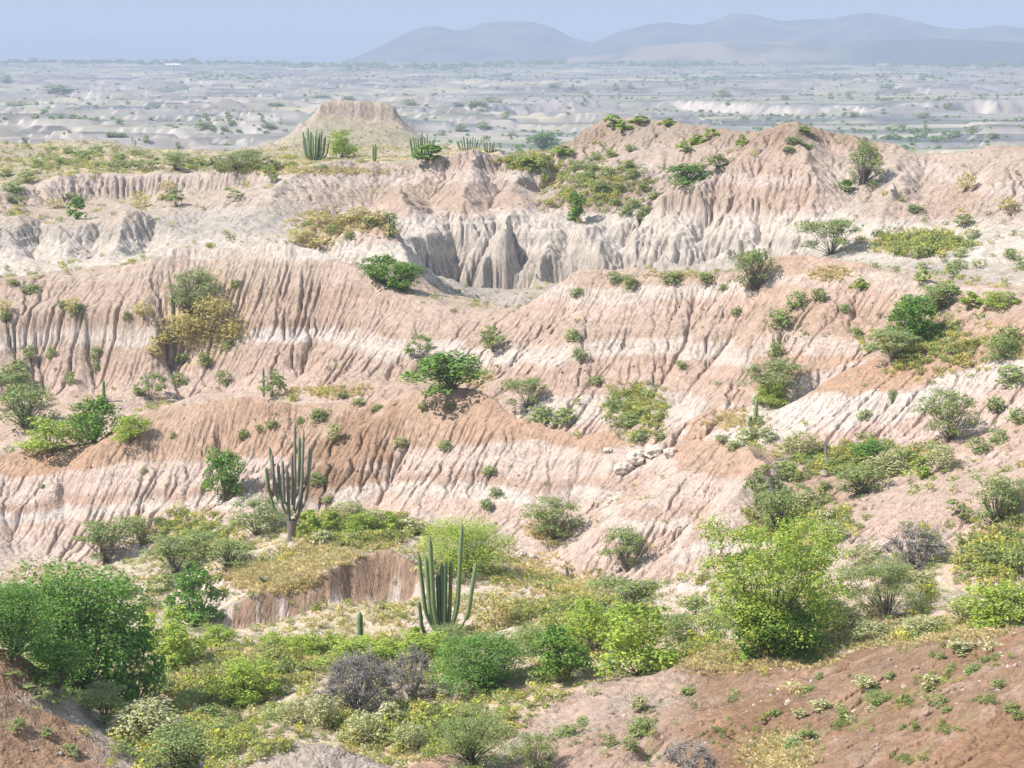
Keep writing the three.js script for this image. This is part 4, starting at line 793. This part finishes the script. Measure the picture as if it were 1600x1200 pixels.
row('scrub', 'round dark shrub', 'on the face of the left far summit', [[905, 262, 30, 16], [930, 250, 28, 14], [955, 245, 26, 14], [985, 236, 26, 14], [980, 262, 26, 16], [950, 275, 30, 18], [985, 278, 32, 18], [920, 280, 28, 14], [940, 300, 36, 22], [965, 302, 34, 24], [1005, 298, 30, 22], [985, 262, 20, 12]]);
row('scrub', 'dusty shrub', 'low on the face of the left far summit', [[990, 325, 34, 20], [1010, 335, 36, 18], [975, 335, 30, 16], [960, 320, 26, 14], [1000, 345, 30, 14], [1020, 310, 26, 14]]);
row('lime', 'yellowish shrub', 'along the top of the far ridge', [[960, 195, 40, 14], [975, 203, 36, 12], [1000, 192, 34, 10], [1045, 195, 30, 10], [1090, 225, 36, 14], [1110, 215, 30, 12], [1070, 235, 30, 12], [1160, 228, 26, 16], [880, 240, 40, 12], [830, 258, 44, 12], [1255, 205, 30, 8]]);
row('scrub', 'dark shrub', 'under the right far summit', [[1240, 222, 40, 12], [1262, 232, 30, 10], [1232, 236, 26, 10], [1260, 210, 26, 10]]);
row('scrub', 'green shrub', 'on the yellow slope at the far ridge right end', [[1505, 350, 40, 20], [1440, 400, 50, 22], [1520, 372, 30, 18], [1490, 380, 40, 14], [1430, 330, 36, 14], [1500, 400, 30, 14]]);
row('scrub', 'dark shrub', 'on the brown slope behind the middle ridge at right', [[1490, 432, 34, 26], [1500, 420, 30, 20], [1440, 420, 26, 14], [1580, 405, 30, 22], [1595, 420, 20, 16], [1400, 425, 20, 12]]);
row('thorn', 'dusty green bush', 'along the terrace edge at left', [[370, 266, 74, 26], [275, 266, 64, 28], [340, 264, 30, 20], [225, 266, 46, 22], [425, 264, 30, 20], [185, 268, 34, 18], [390, 258, 60, 24], [310, 262, 40, 16]]);
row('scrub', 'dark dusty bush', 'on the plateau slope at far left', [[40, 285, 40, 22], [20, 298, 44, 18], [95, 258, 30, 16], [60, 262, 34, 18], [130, 252, 40, 22], [150, 240, 40, 16], [185, 250, 34, 14], [10, 275, 30, 14], [110, 240, 34, 14], [215, 243, 30, 12]]);
row('gold', 'golden tuft bush', 'in the pale basin at far left', [[260, 300, 30, 18], [222, 325, 26, 16], [85, 325, 30, 14], [215, 310, 24, 12], [30, 330, 26, 12], [255, 312, 26, 10]]);
row('thorn', 'grey green bush', 'in the pale basin at far left', [[275, 322, 36, 26], [115, 315, 24, 14], [425, 285, 30, 18], [368, 312, 24, 14], [25, 318, 34, 14]]);
row('scrub', 'dark shrub', 'on the smooth beige flank of the middle ridge', [[50, 455, 40, 14], [20, 445, 24, 12], [370, 447, 24, 14], [120, 490, 30, 22], [198, 500, 20, 18], [100, 480, 24, 14], [8, 500, 24, 20], [355, 545, 26, 16], [285, 565, 30, 18]]);
row('gold', 'golden bush', 'on the left of the middle ridge', [[225, 498, 36, 26], [115, 485, 30, 20], [250, 540, 34, 18], [360, 530, 40, 26], [240, 555, 30, 16], [8, 490, 26, 20]]);
row('scrub', 'dark shrub', 'in the gullies at the left foot of the middle ridge', [[20, 600, 60, 40], [45, 560, 26, 26], [80, 560, 20, 24], [150, 560, 24, 26], [30, 575, 34, 18], [150, 580, 20, 18], [350, 600, 30, 30], [280, 600, 30, 24], [110, 600, 20, 26], [320, 570, 30, 26]]);
row('scrub', 'small dusty shrub', 'on the brown upper slope of the red ridge', [[500, 655, 40, 22], [425, 668, 24, 16], [380, 685, 26, 20], [590, 640, 30, 12], [560, 630, 30, 10], [405, 672, 20, 12], [470, 660, 20, 10], [535, 620, 30, 10]]);
row('pale', 'pale tuft bush', 'on the brown upper slope of the red ridge', [[525, 690, 34, 30], [625, 700, 30, 18], [660, 640, 24, 12], [700, 640, 24, 12]]);
row('scrub', 'small green shrub', 'on the lower face of the red ridge', [[495, 755, 36, 24], [270, 685, 14, 14], [225, 740, 14, 14], [765, 740, 34, 16], [775, 775, 30, 18], [695, 700, 34, 16], [760, 795, 34, 22], [65, 762, 12, 8], [510, 785, 24, 14]]);
row('scrub', 'little green shrub', 'on the brown foreground spurs', [[1280, 1060, 18, 14], [1455, 1025, 18, 12], [1470, 1030, 22, 14], [1485, 1050, 24, 20], [1390, 1060, 26, 16], [1430, 1140, 22, 18], [1580, 1110, 30, 16], [1480, 1112, 26, 12], [1410, 1140, 18, 14]]);
row('scrub', 'low dusty shrub', 'on the brown foreground spurs', [[1375, 1098, 66, 24], [1265, 1080, 30, 14], [1520, 1050, 40, 16], [1320, 1125, 40, 26], [1560, 1075, 34, 20], [1260, 1150, 40, 16], [1240, 1170, 40, 20], [1450, 1080, 30, 14], [1590, 1120, 30, 16], [1210, 1120, 30, 18]]);
row('pale', 'cream flowering tuft', 'on the brown foreground spurs', [[1355, 1075, 50, 20], [1455, 1075, 40, 22], [1280, 1110, 40, 18], [1250, 1120, 30, 14], [1500, 1020, 50, 20], [1240, 1165, 40, 16], [1000, 1110, 40, 26]]);
row('scrub', 'dark bush', 'in the gully of the middle foreground mound', [[1000, 1145, 60, 34], [985, 1170, 40, 24], [885, 1150, 50, 24], [955, 1165, 30, 26], [910, 1135, 30, 20], [1075, 1085, 40, 16]]);
row('thorn', 'dusty tuft bush', 'on the left foreground mounds', [[25, 1140, 40, 18], [75, 1150, 30, 14], [90, 1100, 40, 20], [60, 1090, 50, 24], [20, 1060, 30, 14], [110, 1180, 40, 18], [140, 1110, 60, 34]]);
row('scrub', 'dark bush', 'along the pink slope above the dense tree', [[255, 925, 60, 40], [185, 930, 60, 34], [230, 950, 40, 26], [330, 870, 40, 24]]);
row('scrub', 'dark bush', 'left of the red hollow under the red ridge end', [[1170, 690, 50, 30], [1150, 700, 40, 16], [1185, 665, 30, 20], [1130, 690, 40, 14], [1200, 690, 40, 30], [1235, 700, 30, 18]]);

// ------------------------------------------------------------------ cacti, agave, dead tree, boulders, hut
const cactusMat = new THREE.MeshStandardMaterial({ vertexColors: true, roughness: 0.75 });
function column(base, tip, r, cols, R, bend = 0.35) {
  const pts = [], n = 12, out = V(tip.x - base.x, 0, tip.z - base.z);
  for (let i = 0; i <= n; i++) {
    const t = i / n, s = Math.min(1, t / bend), e = 1 - (1 - s) * (1 - s);                // leans out low down, then rises
    const k = lerp(t, e, 0.55), rr = t > 0.93 ? r * Math.sqrt(Math.max(0.02, 1 - ((t - 0.93) / 0.07) ** 2)) : r * (0.72 + 0.28 * Math.min(1, t * 5)) * (1 - 0.12 * t) * (1 + 0.05 * Math.sin(i * 2.1 + base.x * 9));
    pts.push([base.x + out.x * k, lerp(base.y, tip.y, t), base.z + out.z * k, rr]);
  }
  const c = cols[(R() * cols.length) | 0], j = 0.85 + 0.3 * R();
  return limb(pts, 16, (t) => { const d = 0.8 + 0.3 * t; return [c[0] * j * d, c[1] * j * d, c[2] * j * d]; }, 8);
}
// columns: [base dx, tip dx, tip height] in photograph pixels about the foot; r in pixels
function cactus(px, py, cols, r, label, { trunk, tones = CACTUS, name = 'column_cactus', group, depth = 0.5 } = {}) {
  const q = groundAt(px, py), k = q.r / F, R = rngOf(px * 31 + py), o = new THREE.Group();
  o.name = numbered(name); o.position.copy(q.p).y -= 2 * k; scene.add(o);
  if (trunk) mesh('trunk', limb([[0, 0, 0, trunk[1] * 1.25 * k], [0, trunk[0] * 0.4 * k, 0, trunk[1] * k], [1 * k, trunk[0] * k, 0, trunk[1] * 1.3 * k]], 9, [.16, .14, .12]), cactusMat, o);
  cols.forEach(([b, x, h, b0], i) => {
    const dz = (((i * 7) % 5) / 4 - 0.5) * 2 * depth * Math.max(6, Math.abs(x)) * 0.6 + (R() - 0.5) * 4, by = b0 ?? (trunk ? trunk[0] * 0.85 : 0);
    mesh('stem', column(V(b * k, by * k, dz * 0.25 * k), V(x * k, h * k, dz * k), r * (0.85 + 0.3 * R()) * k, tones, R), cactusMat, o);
  });
  return tag(o, label, 'cactus', group);
}
cactus(693, 992, [[-8, -40, 136], [-6, -28, 135], [-4, -21, 170], [-2, -9, 106], [1, 4, 125], [4, 13, 127], [7, 31, 188], [10, 54, 131], [3, -2, 122], [-26, -39, 60]], 3.7, 'tall green candelabra cactus with ten upright columns in the valley');
cactus(456, 845, [[-5, -42, 100], [-6, -33, 156, 60], [-20, -27, 148, 70], [-8, -20, 128, 44], [-10, -12, 134, 66], [-3, -5, 118], [2, 3, 142, 60], [4, 9, 196, 52], [12, 15, 172, 90], [6, 23, 184, 48], [18, 29, 152, 80], [6, 35, 158, 40], [-28, -36, 126, 76], [5, 19, 120]], 2.7, 'huge grey green branching cactus with a trunk below the red ridge', { trunk: [36, 6.5], name: 'branching_cactus', tones: GREYCACT.concat([CACTUS[1]]), depth: 0.9 });
cactus(564, 1022, [[0, -1, 72], [3, 9, 22], [-3, -5, 16]], 5, 'slim lone cactus column beside the white mound, small arms at its foot');
cactus(168, 1092, [[0, -3, 84], [2, 2, 66], [-2, -6, 40]], 4.2, 'old grey column cactus against the dense tree, left of two', { tones: GREYCACT });
cactus(188, 1092, [[0, 2, 60], [-3, -4, 34]], 4.2, 'old grey column cactus against the dense tree, right of two', { tones: GREYCACT });
cactus(258, 1056, [[0, 0, 34], [8, 8, 22]], 2.8, 'small paired cactus columns in the scrub right of the dense tree');
cactus(162, 628, [[0, 0, 36]], 3, 'thin cactus column at the left foot of the middle ridge');
cactus(412, 620, [[0, 0, 48]], 1.8, 'thin pole of a cactus at the foot of the middle ridge, centre left', { tones: GREYCACT });
cactus(538, 624, [[0, 0, 16], [4, 4, 8]], 1.8, 'tiny cactus stump on the red mound behind the ridge crest', { tones: GREYCACT });
cactus(1176, 668, [[0, 6, 50], [-3, -4, 20]], 3.2, 'green cactus column in the scrub at the end of the red ridge');
cactus(610, 370, [[0, -2, 36], [3, 5, 28]], 2.4, 'two armed cactus on the straw hump behind the middle ridge');
cactus(898, 905, [[-4, -14, 22], [0, -8, 12], [4, 12, 8]], 2.6, 'small broken cactus on the pale ground above the valley hedge', { tones: GREYCACT });
const fan = (n, w, h, s) => { const R = rngOf(s); return Array.from({ length: n }, (_, i) => { const f = (i + 0.5) / n * 2 - 1; return [f * w * 0.35, f * w + (R() - 0.5) * 3, h * (0.7 + 0.3 * R()) * (1 - 0.25 * f * f)]; }); };
cactus(492, 250, fan(16, 22, 56, 1), 1.3, 'dark many armed cactus clump beside the yellow tree on the plateau', { name: 'cactus_clump', depth: 1.5 });
cactus(660, 247, fan(13, 24, 46, 2), 1.1, 'cactus clump with spread arms right of the butte', { name: 'cactus_clump', depth: 1.5 });
cactus(585, 252, fan(4, 4, 36, 3), 1.2, 'narrow cactus clump before the middle of the butte', { name: 'cactus_clump' });
cactus(732, 234, fan(10, 22, 24, 4), 1.0, 'low wide cactus clump on the crest between butte and summit, left part', { name: 'cactus_clump' });
cactus(765, 238, fan(7, 12, 22, 5), 1.0, 'low cactus clump on the crest between butte and summit, right part', { name: 'cactus_clump' });
cactus(852, 232, fan(9, 13, 34, 6), 1.0, 'cactus clump on the shoulder left of the far summit', { name: 'cactus_clump' });
cactus(430, 262, fan(3, 3, 16, 7), 1.3, 'short cactus clump at the terrace edge left of the plateau tree', { name: 'cactus_clump' });
cactus(316, 262, fan(3, 3, 14, 8), 1.2, 'little cactus clump among the dusty bushes of the terrace edge', { name: 'cactus_clump' });
{ // agave on the straw terrace
  const q = groundAt(413, 912), k = q.r / F, R = rngOf(3), o = new THREE.Group(); o.name = 'agave'; o.position.copy(q.p); scene.add(o);
  for (let i = 0; i < 14; i++) { const f = i * 2.4, e = 0.35 + 0.6 * R(), l = 13 * k * (0.8 + 0.4 * R()); mesh('leaf', limb([[0, 0, 0, 1.5 * k], [Math.cos(f) * l * 0.5 * e, l * 0.55, Math.sin(f) * l * 0.5 * e, 1.8 * k], [Math.cos(f) * l * e * 1.3, l * (1.05 - e * 0.35), Math.sin(f) * l * e * 1.3, 0.15 * k]], 5, [.12, .16, .11]), cactusMat, o); }
  tag(o, 'small spiky agave rosette at the edge of the straw terrace', 'agave');
}
{ // dead tree with a stump
  const q = groundAt(1291, 728), k = q.r / F, R = rngOf(9), o = new THREE.Group(); o.name = 'dead_tree'; o.position.copy(q.p); scene.add(o);
  mesh('trunk', limb([[0, -2 * k, 0, 3.2 * k], [1 * k, 14 * k, 0, 2.6 * k], [-2 * k, 26 * k, 0, 2 * k], [-1 * k, 34 * k, 0, 1.5 * k]], 7, [.22, .19, .18]), barkMat, o);
  for (const [x, y, b] of [[-9, 44, 24], [5, 50, 32], [3, 42, 28], [-4, 52, 34], [9, 40, 22]]) mesh('branch', limb(curved(R, V(-1 * k, b * k, 0), V(x * k, y * k, (R() - 0.5) * 8 * k), 1.2 * k, 0.4 * k, 4, 0.3), 5, [.22, .19, .18]), barkMat, o);
  tag(o, 'bare dead tree with short broken branches on the bench left of the right ridge', 'dead tree');
}
function limbTree(px, py, list, r, label, color) {
  const q = groundAt(px, py), k = q.r / F, R = rngOf(px), o = new THREE.Group(); o.name = numbered('dead_shrub'); o.position.copy(q.p); scene.add(o);
  for (const [x, y, z] of list) mesh('branch', limb(curved(R, V(0, 0, 0), V(x * k, y * k, z * k), r * k, r * 0.3 * k, 5, 0.25), 5, color), barkMat, o);
  tag(o, label, 'dead shrub');
}
limbTree(1022, 298, [[0, 36, 0], [14, 16, 2], [-4, 14, 2]], 0.8, 'pale bare pole with one crooked arm below the left far summit', [.45, .42, .38]);
limbTree(820, 912, [[-30, 26, 4], [-14, 12, -4], [10, 10, 5]], 1.2, 'fallen dead branch on the pale ground right of the candelabra cactus', [.30, .27, .25]);
limbTree(1330, 850, [[30, 26, 0], [14, 14, 4], [-8, 8, -4]], 1.6, 'dark dead branch lying on the slope right of the acacia', [.18, .15, .13]);
const rockMat = new THREE.MeshStandardMaterial({ color: new THREE.Color().setRGB(.54, .475, .42), roughness: 1, bumpMap: bumpTex, bumpScale: 0.015 });
function rockGeo(seed, sub = 3) {
  const g = new THREE.IcosahedronGeometry(0.5, sub), p = g.attributes.position, v = V();
  for (let i = 0; i < p.count; i++) { v.fromBufferAttribute(p, i); const n = v.clone().normalize(), d = 1 + 0.28 * n3(n.x * 1.3 + seed, n.y * 1.3, n.z * 1.3) + 0.10 * n3(n.x * 4, n.y * 4 + seed, n.z * 4); v.multiplyScalar(d); p.setXYZ(i, v.x, v.y, v.z); }
  g.computeVertexNormals(); return g;
}
[[974, 738, 26, 22, 'large pale boulder embedded in the white cap of the red ridge'], [996, 722, 30, 26, 'rounded white block beside the large boulder on the red ridge'], [1022, 712, 26, 24, 'white knob of rock on the saddle of the red ridge'], [950, 706, 14, 10, 'small white stone left of the large boulder on the red ridge'], [1048, 712, 20, 18, 'white block on the right of the knob on the red ridge'],
 [815, 868, 16, 12, 'grey stone at the foot of the fan right of the terrace, larger one'], [832, 872, 12, 9, 'grey stone at the foot of the fan right of the terrace, smaller one'], [1290, 742, 14, 12, 'dark stone at the foot of the dead tree']].forEach(([px, py, w, h, label], i) => {
  const q = groundAt(px, py), k = q.r / F, m = mesh('boulder', rockGeo(i * 3.7), rockMat, scene); m.position.copy(q.p).y += h * 0.24 * k; m.scale.set(w * 1.15 * k, h * k, w * k); m.rotation.y = i; tag(m, label, 'boulder');
});
{ // a small white house on the plain
  const q = groundAt(271, 105), k = q.r / F, o = new THREE.Group(), wall = new THREE.MeshStandardMaterial({ color: new THREE.Color().setRGB(.8, .78, .74), roughness: 0.9 }), roof = new THREE.MeshStandardMaterial({ color: new THREE.Color().setRGB(.75, .74, .72), roughness: 0.7 }), dark = new THREE.MeshStandardMaterial({ color: new THREE.Color().setRGB(.06, .06, .07), roughness: 0.5 });
  const w = 22 * k, h = 3.5 * k, d = 8 * k; o.name = 'white_house'; o.position.copy(q.p); scene.add(o);
  const b = new THREE.BoxGeometry(w, h, d); b.translate(0, h / 2, 0); mesh('wall', b, wall, o);
  const s = new THREE.Shape([new THREE.Vector2(-d * 0.58, 0), new THREE.Vector2(d * 0.58, 0), new THREE.Vector2(0, h * 0.6)]), e = new THREE.ExtrudeGeometry(s, { depth: w * 1.05, bevelEnabled: false }); e.rotateY(Math.PI / 2); e.translate(-w * 0.525, h, 0); mesh('roof', e, roof, o);
  for (const x of [-0.3, 0.05, 0.3]) { const g = new THREE.BoxGeometry(w * 0.08, h * 0.45, 0.2); g.translate(x * w, h * 0.5, d / 2 + 0.05); mesh('window', g, dark, o); }
  tag(o, 'long low white house far out on the left horizon', 'house');
}

// ------------------------------------------------------------------ trees far out on the plain
row('scrub', 'dark tree', 'on the flat beyond the right cliffs', [[1130, 152, 34, 16], [1226, 157, 20, 12], [1298, 155, 12, 14], [1326, 155, 12, 16], [915, 148, 20, 8], [895, 140, 8, 12], [962, 140, 12, 14], [985, 138, 20, 8], [1385, 138, 30, 10], [1440, 125, 16, 8], [1455, 122, 10, 8], [865, 136, 26, 8]], 'far_tree');
row('scrub', 'dark tree', 'on the slope below the right cliffs', [[1445, 215, 12, 28], [1492, 214, 26, 14], [1520, 208, 18, 14], [1405, 205, 40, 16], [1395, 218, 36, 12], [1335, 182, 24, 10], [1480, 172, 22, 14], [1440, 185, 40, 12], [1380, 178, 12, 12], [1550, 215, 24, 10]], 'far_tree');
row('scrub', 'dark tree', 'beneath the cliffs right of the butte', [[720, 205, 26, 14], [690, 212, 20, 12], [755, 200, 30, 12], [790, 186, 20, 18], [745, 165, 44, 12], [770, 160, 40, 12], [715, 165, 20, 8], [800, 212, 20, 8]], 'far_tree');
row('scrub', 'dark tree', 'on the gullied plain at left', [[8, 128, 26, 14], [90, 142, 60, 12], [30, 165, 50, 8], [228, 222, 14, 14], [320, 200, 40, 12], [358, 182, 10, 8], [410, 190, 10, 14], [420, 198, 30, 8], [180, 212, 40, 8], [278, 230, 12, 12]], 'far_tree');
row('scrub', 'dark tree', 'behind the butte', [[545, 156, 26, 8], [500, 152, 40, 5], [430, 165, 30, 6], [640, 162, 30, 10]], 'far_tree');

// ------------------------------------------------------------------ grass, herbs, small scrub, stones: nobody could count them
function tuft(R, blades, h, spread, width, cols, droop) {
  const pos = [], col = [], idx = [];
  for (let i = 0; i < blades; i++) {
    const f = R() * 6.283, q = R() * spread * 0.4, l = h * (0.55 + 0.6 * R()), e = spread * (0.3 + 0.9 * R()), x = Math.cos(f), z = Math.sin(f), w = width * (0.7 + 0.6 * R()), o = pos.length / 3, c = cols[(R() * cols.length) | 0];
    pos.push(x * q - z * w, 0, z * q + x * w, x * q + z * w, 0, z * q - x * w, x * (q + e * 0.4), l * 0.65, z * (q + e * 0.4), x * (q + e), l * (1 - droop * R()), z * (q + e));
    for (let k = 0; k < 4; k++) col.push(...c); idx.push(o, o + 1, o + 2, o + 2, o + 1, o + 3);
  }
  const g = new THREE.BufferGeometry(); g.setAttribute('position', new THREE.Float32BufferAttribute(pos, 3)); g.setAttribute('color', new THREE.Float32BufferAttribute(col, 3)); g.setIndex(idx); g.computeVertexNormals(); return g;
}
const slopeAt = (t, r) => { const e = 0.5, h0 = heightAt(near, t, r), a = (heightAt(near, t + e / r, r) - h0) / e, b = (heightAt(near, t, r + e) - h0) / e; return Math.hypot(a, b); };
function scatter(name, geo, mat, n, density, size, cols, label, cat) {
  const R = rngOf(n + name.length * 7), M = [], K = [], m = new THREE.Matrix4(), q = new THREE.Quaternion(), up = V(0, 1, 0);
  const put = (t, r, s) => { const x = r * Math.sin(t), z = -r * Math.cos(t); q.setFromAxisAngle(up, R() * 6.283); m.compose(V(x, heightAt(near, t, r) - 0.02 * s, z), q, V(s * (0.8 + 0.5 * R()), s * (0.7 + 0.6 * R()), s * (0.8 + 0.5 * R()))); M.push(m.clone()); const c = cols[(R() * cols.length) | 0], j = 0.8 + 0.4 * R(); K.push(new THREE.Color().setRGB(c[0] * j, c[1] * j, c[2] * j)); };
  for (let i = 0; i < n; i++) {
    const t = near.t0 + R() * (near.NI - 1) * near.dt, r = Math.exp(lerp(Math.log(42), Math.log(318), R())), x = r * Math.sin(t), z = -r * Math.cos(t);
    if (R() < density(t, r, x, z, zoneOf(t, r), slopeAt(t, r))) put(t, r, size(R, r));
  }
  for (const [px, py, rx, ry, cnt, s] of SPOTS[name] ?? []) for (let i = 0; i < cnt; i++) {
    const a = R() * 6.283, b = 0.62 * Math.sqrt(-Math.log(1 - 0.98 * R())), h = hitIn(near, px + Math.cos(a) * b * rx, py + Math.sin(a) * b * ry); if (h) put(h.t, h.r, (s ?? 1) * size(R, h.r));
  }
  const I = new THREE.InstancedMesh(geo, mat, M.length); M.forEach((k, i) => { I.setMatrixAt(i, k); I.setColorAt(i, K[i]); });
  I.name = name; I.castShadow = I.receiveShadow = true; scene.add(I); return tag(I, label, cat, null, 'stuff');
}
const SPOTS = {
  dry_grass: [[425, 900, 70, 26, 1900], [500, 868, 60, 20, 1200], [590, 848, 40, 10, 300], [1130, 1030, 90, 22, 1400], [1330, 990, 120, 22, 2200], [1480, 985, 90, 18, 1400], [1250, 1030, 60, 14, 900], [1215, 1180, 60, 34, 700], [560, 1020, 120, 24, 900], [400, 1050, 120, 30, 900], [640, 1150, 120, 36, 700], [900, 925, 60, 30, 500], [1560, 870, 60, 50, 500], [860, 830, 40, 18, 200], [830, 900, 60, 30, 300], [320, 520, 70, 22, 500], [1440, 382, 75, 14, 500], [530, 350, 80, 24, 500], [1300, 430, 40, 14, 120], [1150, 660, 50, 22, 150], [740, 590, 50, 20, 100], [520, 612, 70, 12, 200], [480, 268, 140, 8, 400], [1060, 430, 60, 8, 120], [1590, 540, 26, 22, 150]],
  ground_herbs: [[560, 830, 110, 28, 500], [430, 1040, 130, 26, 160], [560, 1020, 130, 24, 260], [360, 1075, 110, 34, 200], [650, 1140, 150, 40, 240], [300, 1160, 150, 44, 260], [900, 960, 110, 30, 300], [1330, 720, 130, 30, 300], [1440, 382, 80, 18, 300], [920, 290, 90, 50, 260], [380, 262, 140, 8, 120], [100, 255, 140, 24, 160], [820, 255, 50, 14, 160], [990, 640, 60, 44, 200], [1450, 540, 110, 50, 300], [1250, 820, 90, 40, 300], [1560, 870, 70, 60, 250], [300, 840, 90, 44, 300], [720, 200, 60, 20, 0]],
};
SPOTS.slope_scrub = [[1250, 1172, 40, 14, 20, 0.7], [1320, 1136, 40, 12, 24, 0.7], [1400, 1100, 40, 12, 24, 0.7], [1470, 1062, 36, 12, 24, 0.7], [1545, 1030, 36, 12, 24, 0.7], [1410, 1186, 30, 10, 16, 0.7], [1480, 1140, 30, 10, 16, 0.7], [1540, 1096, 30, 10, 16, 0.7], [1015, 1130, 20, 30, 24, 0.7], [900, 1150, 60, 20, 24, 0.7], [1140, 1150, 120, 40, 48, 0.7], [470, 660, 120, 30, 48, 0.7], [945, 270, 70, 40, 48, 0.7], [1240, 530, 60, 60, 48, 0.7]];
const GB = [[1, 1, 1], [.85, .85, .8], [1.1, 1.05, .95]], tuftMat = new THREE.MeshPhysicalMaterial({ vertexColors: true, roughness: 0.9, transmission: 0.25, thickness: 0, specularIntensity: 0.2 });
const nz = (x, z, f, s) => fbm(x * f + s, z * f - s, 3, n2b);
scatter('dry_grass', tuft(rngOf(2), 20, 0.24, 0.16, 0.0055, [[.74, .65, .38], [.66, .57, .33], [.58, .55, .30]], 0.35), tuftMat, 95000, (t, r, x, z, zn, s) => {
  const f = 1 - sstep(0.25, 0.6, s); return (zn === 1 ? 0.65 * f * sstep(-0.25, 0.35, nz(x, z, 0.12, 3)) : zn === 5 ? 0.5 * f : zn === 0 ? 0 : 0.30 * (1 - sstep(0.12, 0.35, s)) * sstep(0, 0.4, nz(x, z, 0.2, 8)));
}, (R, r) => (0.5 + 0.6 * R()) * (r > 120 ? 1.2 : r < 66 ? 0.62 : 1), GB, 'straw coloured dry grass in tufts over the flats', 'grass');
const herb = (s, cols) => leaves(rngOf(s), [[0, 0.16, 0, 0.2], [0.14, 0.12, 0.05, 0.15], [-0.1, 0.14, -0.1, 0.16], [0, 0.1, 0.14, 0.13]], 90, 0.09, 0.045, cols, { shell: 0.1 });
scatter('ground_herbs', herb(4, OLIVE.concat(DUSTY, OLIVE, [LIME[0], LIME[1], GOLD[0]])), leafMat, 46000, (t, r, x, z, zn, s) => {
  const f = 1 - sstep(0.3, 0.7, s); return zn === 1 ? (r > 75 && r < 86 && t < -0.04 && t > -0.16 ? 0.12 : 0.27) * f * sstep(-0.2, 0.35, nz(x, z, 0.16, 40)) : zn === 5 ? 0.22 * f * sstep(-0.1, 0.4, nz(x, z, 0.06, 4)) : zn === 0 ? 0.03 * sstep(0.1, 0.5, nz(x, z, 0.35, 11)) : 0.25 * (1 - sstep(0.15, 0.4, s)) * sstep(-0.1, 0.4, nz(x, z, 0.2, 18));
}, (R, r) => (0.7 + 1.1 * R() * R()) * (r > 120 ? 1.35 : 1), [[1, 1, 1], [1.2, 1.1, .9], [.8, .9, .9], [1.35, 1.2, .85]], 'low yellow green herbs covering the valley floor', 'herbs');
scatter('pale_herbs', herb(6, CREAM), leafMat, 14000, (t, r, x, z, zn, s) => zn === 1 ? 0.6 * (1 - sstep(0.4, 0.8, s)) * sstep(0.05, 0.45, nz(x, z, 0.2, 71)) : zn === 0 ? 0.01 : 0.05 * (1 - sstep(0.2, 0.5, s)), (R) => 0.7 + 0.9 * R() * R(), GB, 'cream flowering herbs scattered among the valley scrub', 'herbs');
scatter('slope_scrub', herb(8, DEEP.concat(OLIVE, OLIVE)), leafMat, 26000, (t, r, x, z, zn, s) => { const g = sstep(0.15, 0.5, nz(x, z, 0.07, 90)) * 0.5 + 0.05; return (zn === 0 ? 0.14 * sstep(0, 0.4, nz(x, z, 0.4, 20)) : zn === 1 ? 0.35 : zn === 5 ? 0.25 : 0.55 * g * (1 - sstep(0.7, 1.1, s))); }, (R, r) => (0.35 + 0.8 * R() * R() * R()) * (r > 120 ? 1.5 : 1), [[1, 1, 1], [.7, .7, .8], [1.3, 1.2, 1]], 'small dusty plants dotted over the slopes', 'scrub');
scatter('stones', rockGeo(77, 1), new THREE.MeshStandardMaterial({ roughness: 1 }), 24000, (t, r, x, z, zn, s) => (zn === 5 ? 0.1 : zn === 0 ? 0.7 : 0.25 + 0.5 * sstep(0.1, 0.5, nz(x, z, 0.15, 55))), (R, r) => 0.03 + 0.12 * R() ** 5 * (r > 90 ? 1.6 : 1), [[.42, .35, .30], [.34, .26, .21], [.28, .21, .17]], 'loose stones and clods lying on the bare ground', 'stones');
{ // scrub and trees of the plain, too far to tell apart
  const R = rngOf(99), geo = leaves(rngOf(12), [[0, 0.5, 0, 0.42], [0.4, 0.4, 0.1, 0.34], [-0.35, 0.38, -0.2, 0.34], [0.1, 0.35, 0.4, 0.3]], 70, 0.3, 0.24, DEEP.concat(OLIVE), { shell: 0.4 }), M = [], m = new THREE.Matrix4(), q = new THREE.Quaternion();
  for (let i = 0; i < 46000; i++) {
    const t = far.t0 + R() * (far.NI - 1) * far.dt, r = Math.exp(lerp(Math.log(335), Math.log(4300), R())), x = r * Math.sin(t), z = -r * Math.cos(t);
    const belt = Math.max(sstep(0.1, 0.0, Math.abs(Math.log(r / 3350) + 0.12 * n2(t * 7, 3))), 0.7 * sstep(0.12, 0, Math.abs(Math.log(r / 2700) + 0.2 * n2(t * 9, 8))) * sstep(0, 0.4, n2(t * 12, 5)));
    if (R() > Math.max(belt * 0.9, 0.5 * sstep(0.0, 0.5, fbm(x * 0.006, z * 0.004 + 30, 3)) * (r < 3500 ? 1 : 0.4), 0.8 * sstep(0.25, 0.5, fbm(x * 0.003 + 60, z * 0.008, 3)), 0.05)) continue;
    const s = (0.8 + 2.2 * R() * R()) * (1 + 2.2 * belt * (r > 2900 ? 1 : 0.3)) * (r > 1800 ? 1.3 : 1) * (r < 700 ? 0.7 : 1); q.setFromAxisAngle(V(0, 1, 0), R() * 6.28); m.compose(V(x, heightAt(far, t, r) - 0.1, z), q, V(s * 1.3, s, s * 1.3)); M.push(m.clone());
  }
  const I = new THREE.InstancedMesh(geo, leafMat, M.length); M.forEach((k, i) => I.setMatrixAt(i, k)); I.name = 'plain_scrub'; I.castShadow = I.receiveShadow = true; scene.add(I); tag(I, 'dark scrub and far lines of trees scattered over the hazy plain', 'scrub', null, 'stuff');
}

renderer.render(scene, camera);
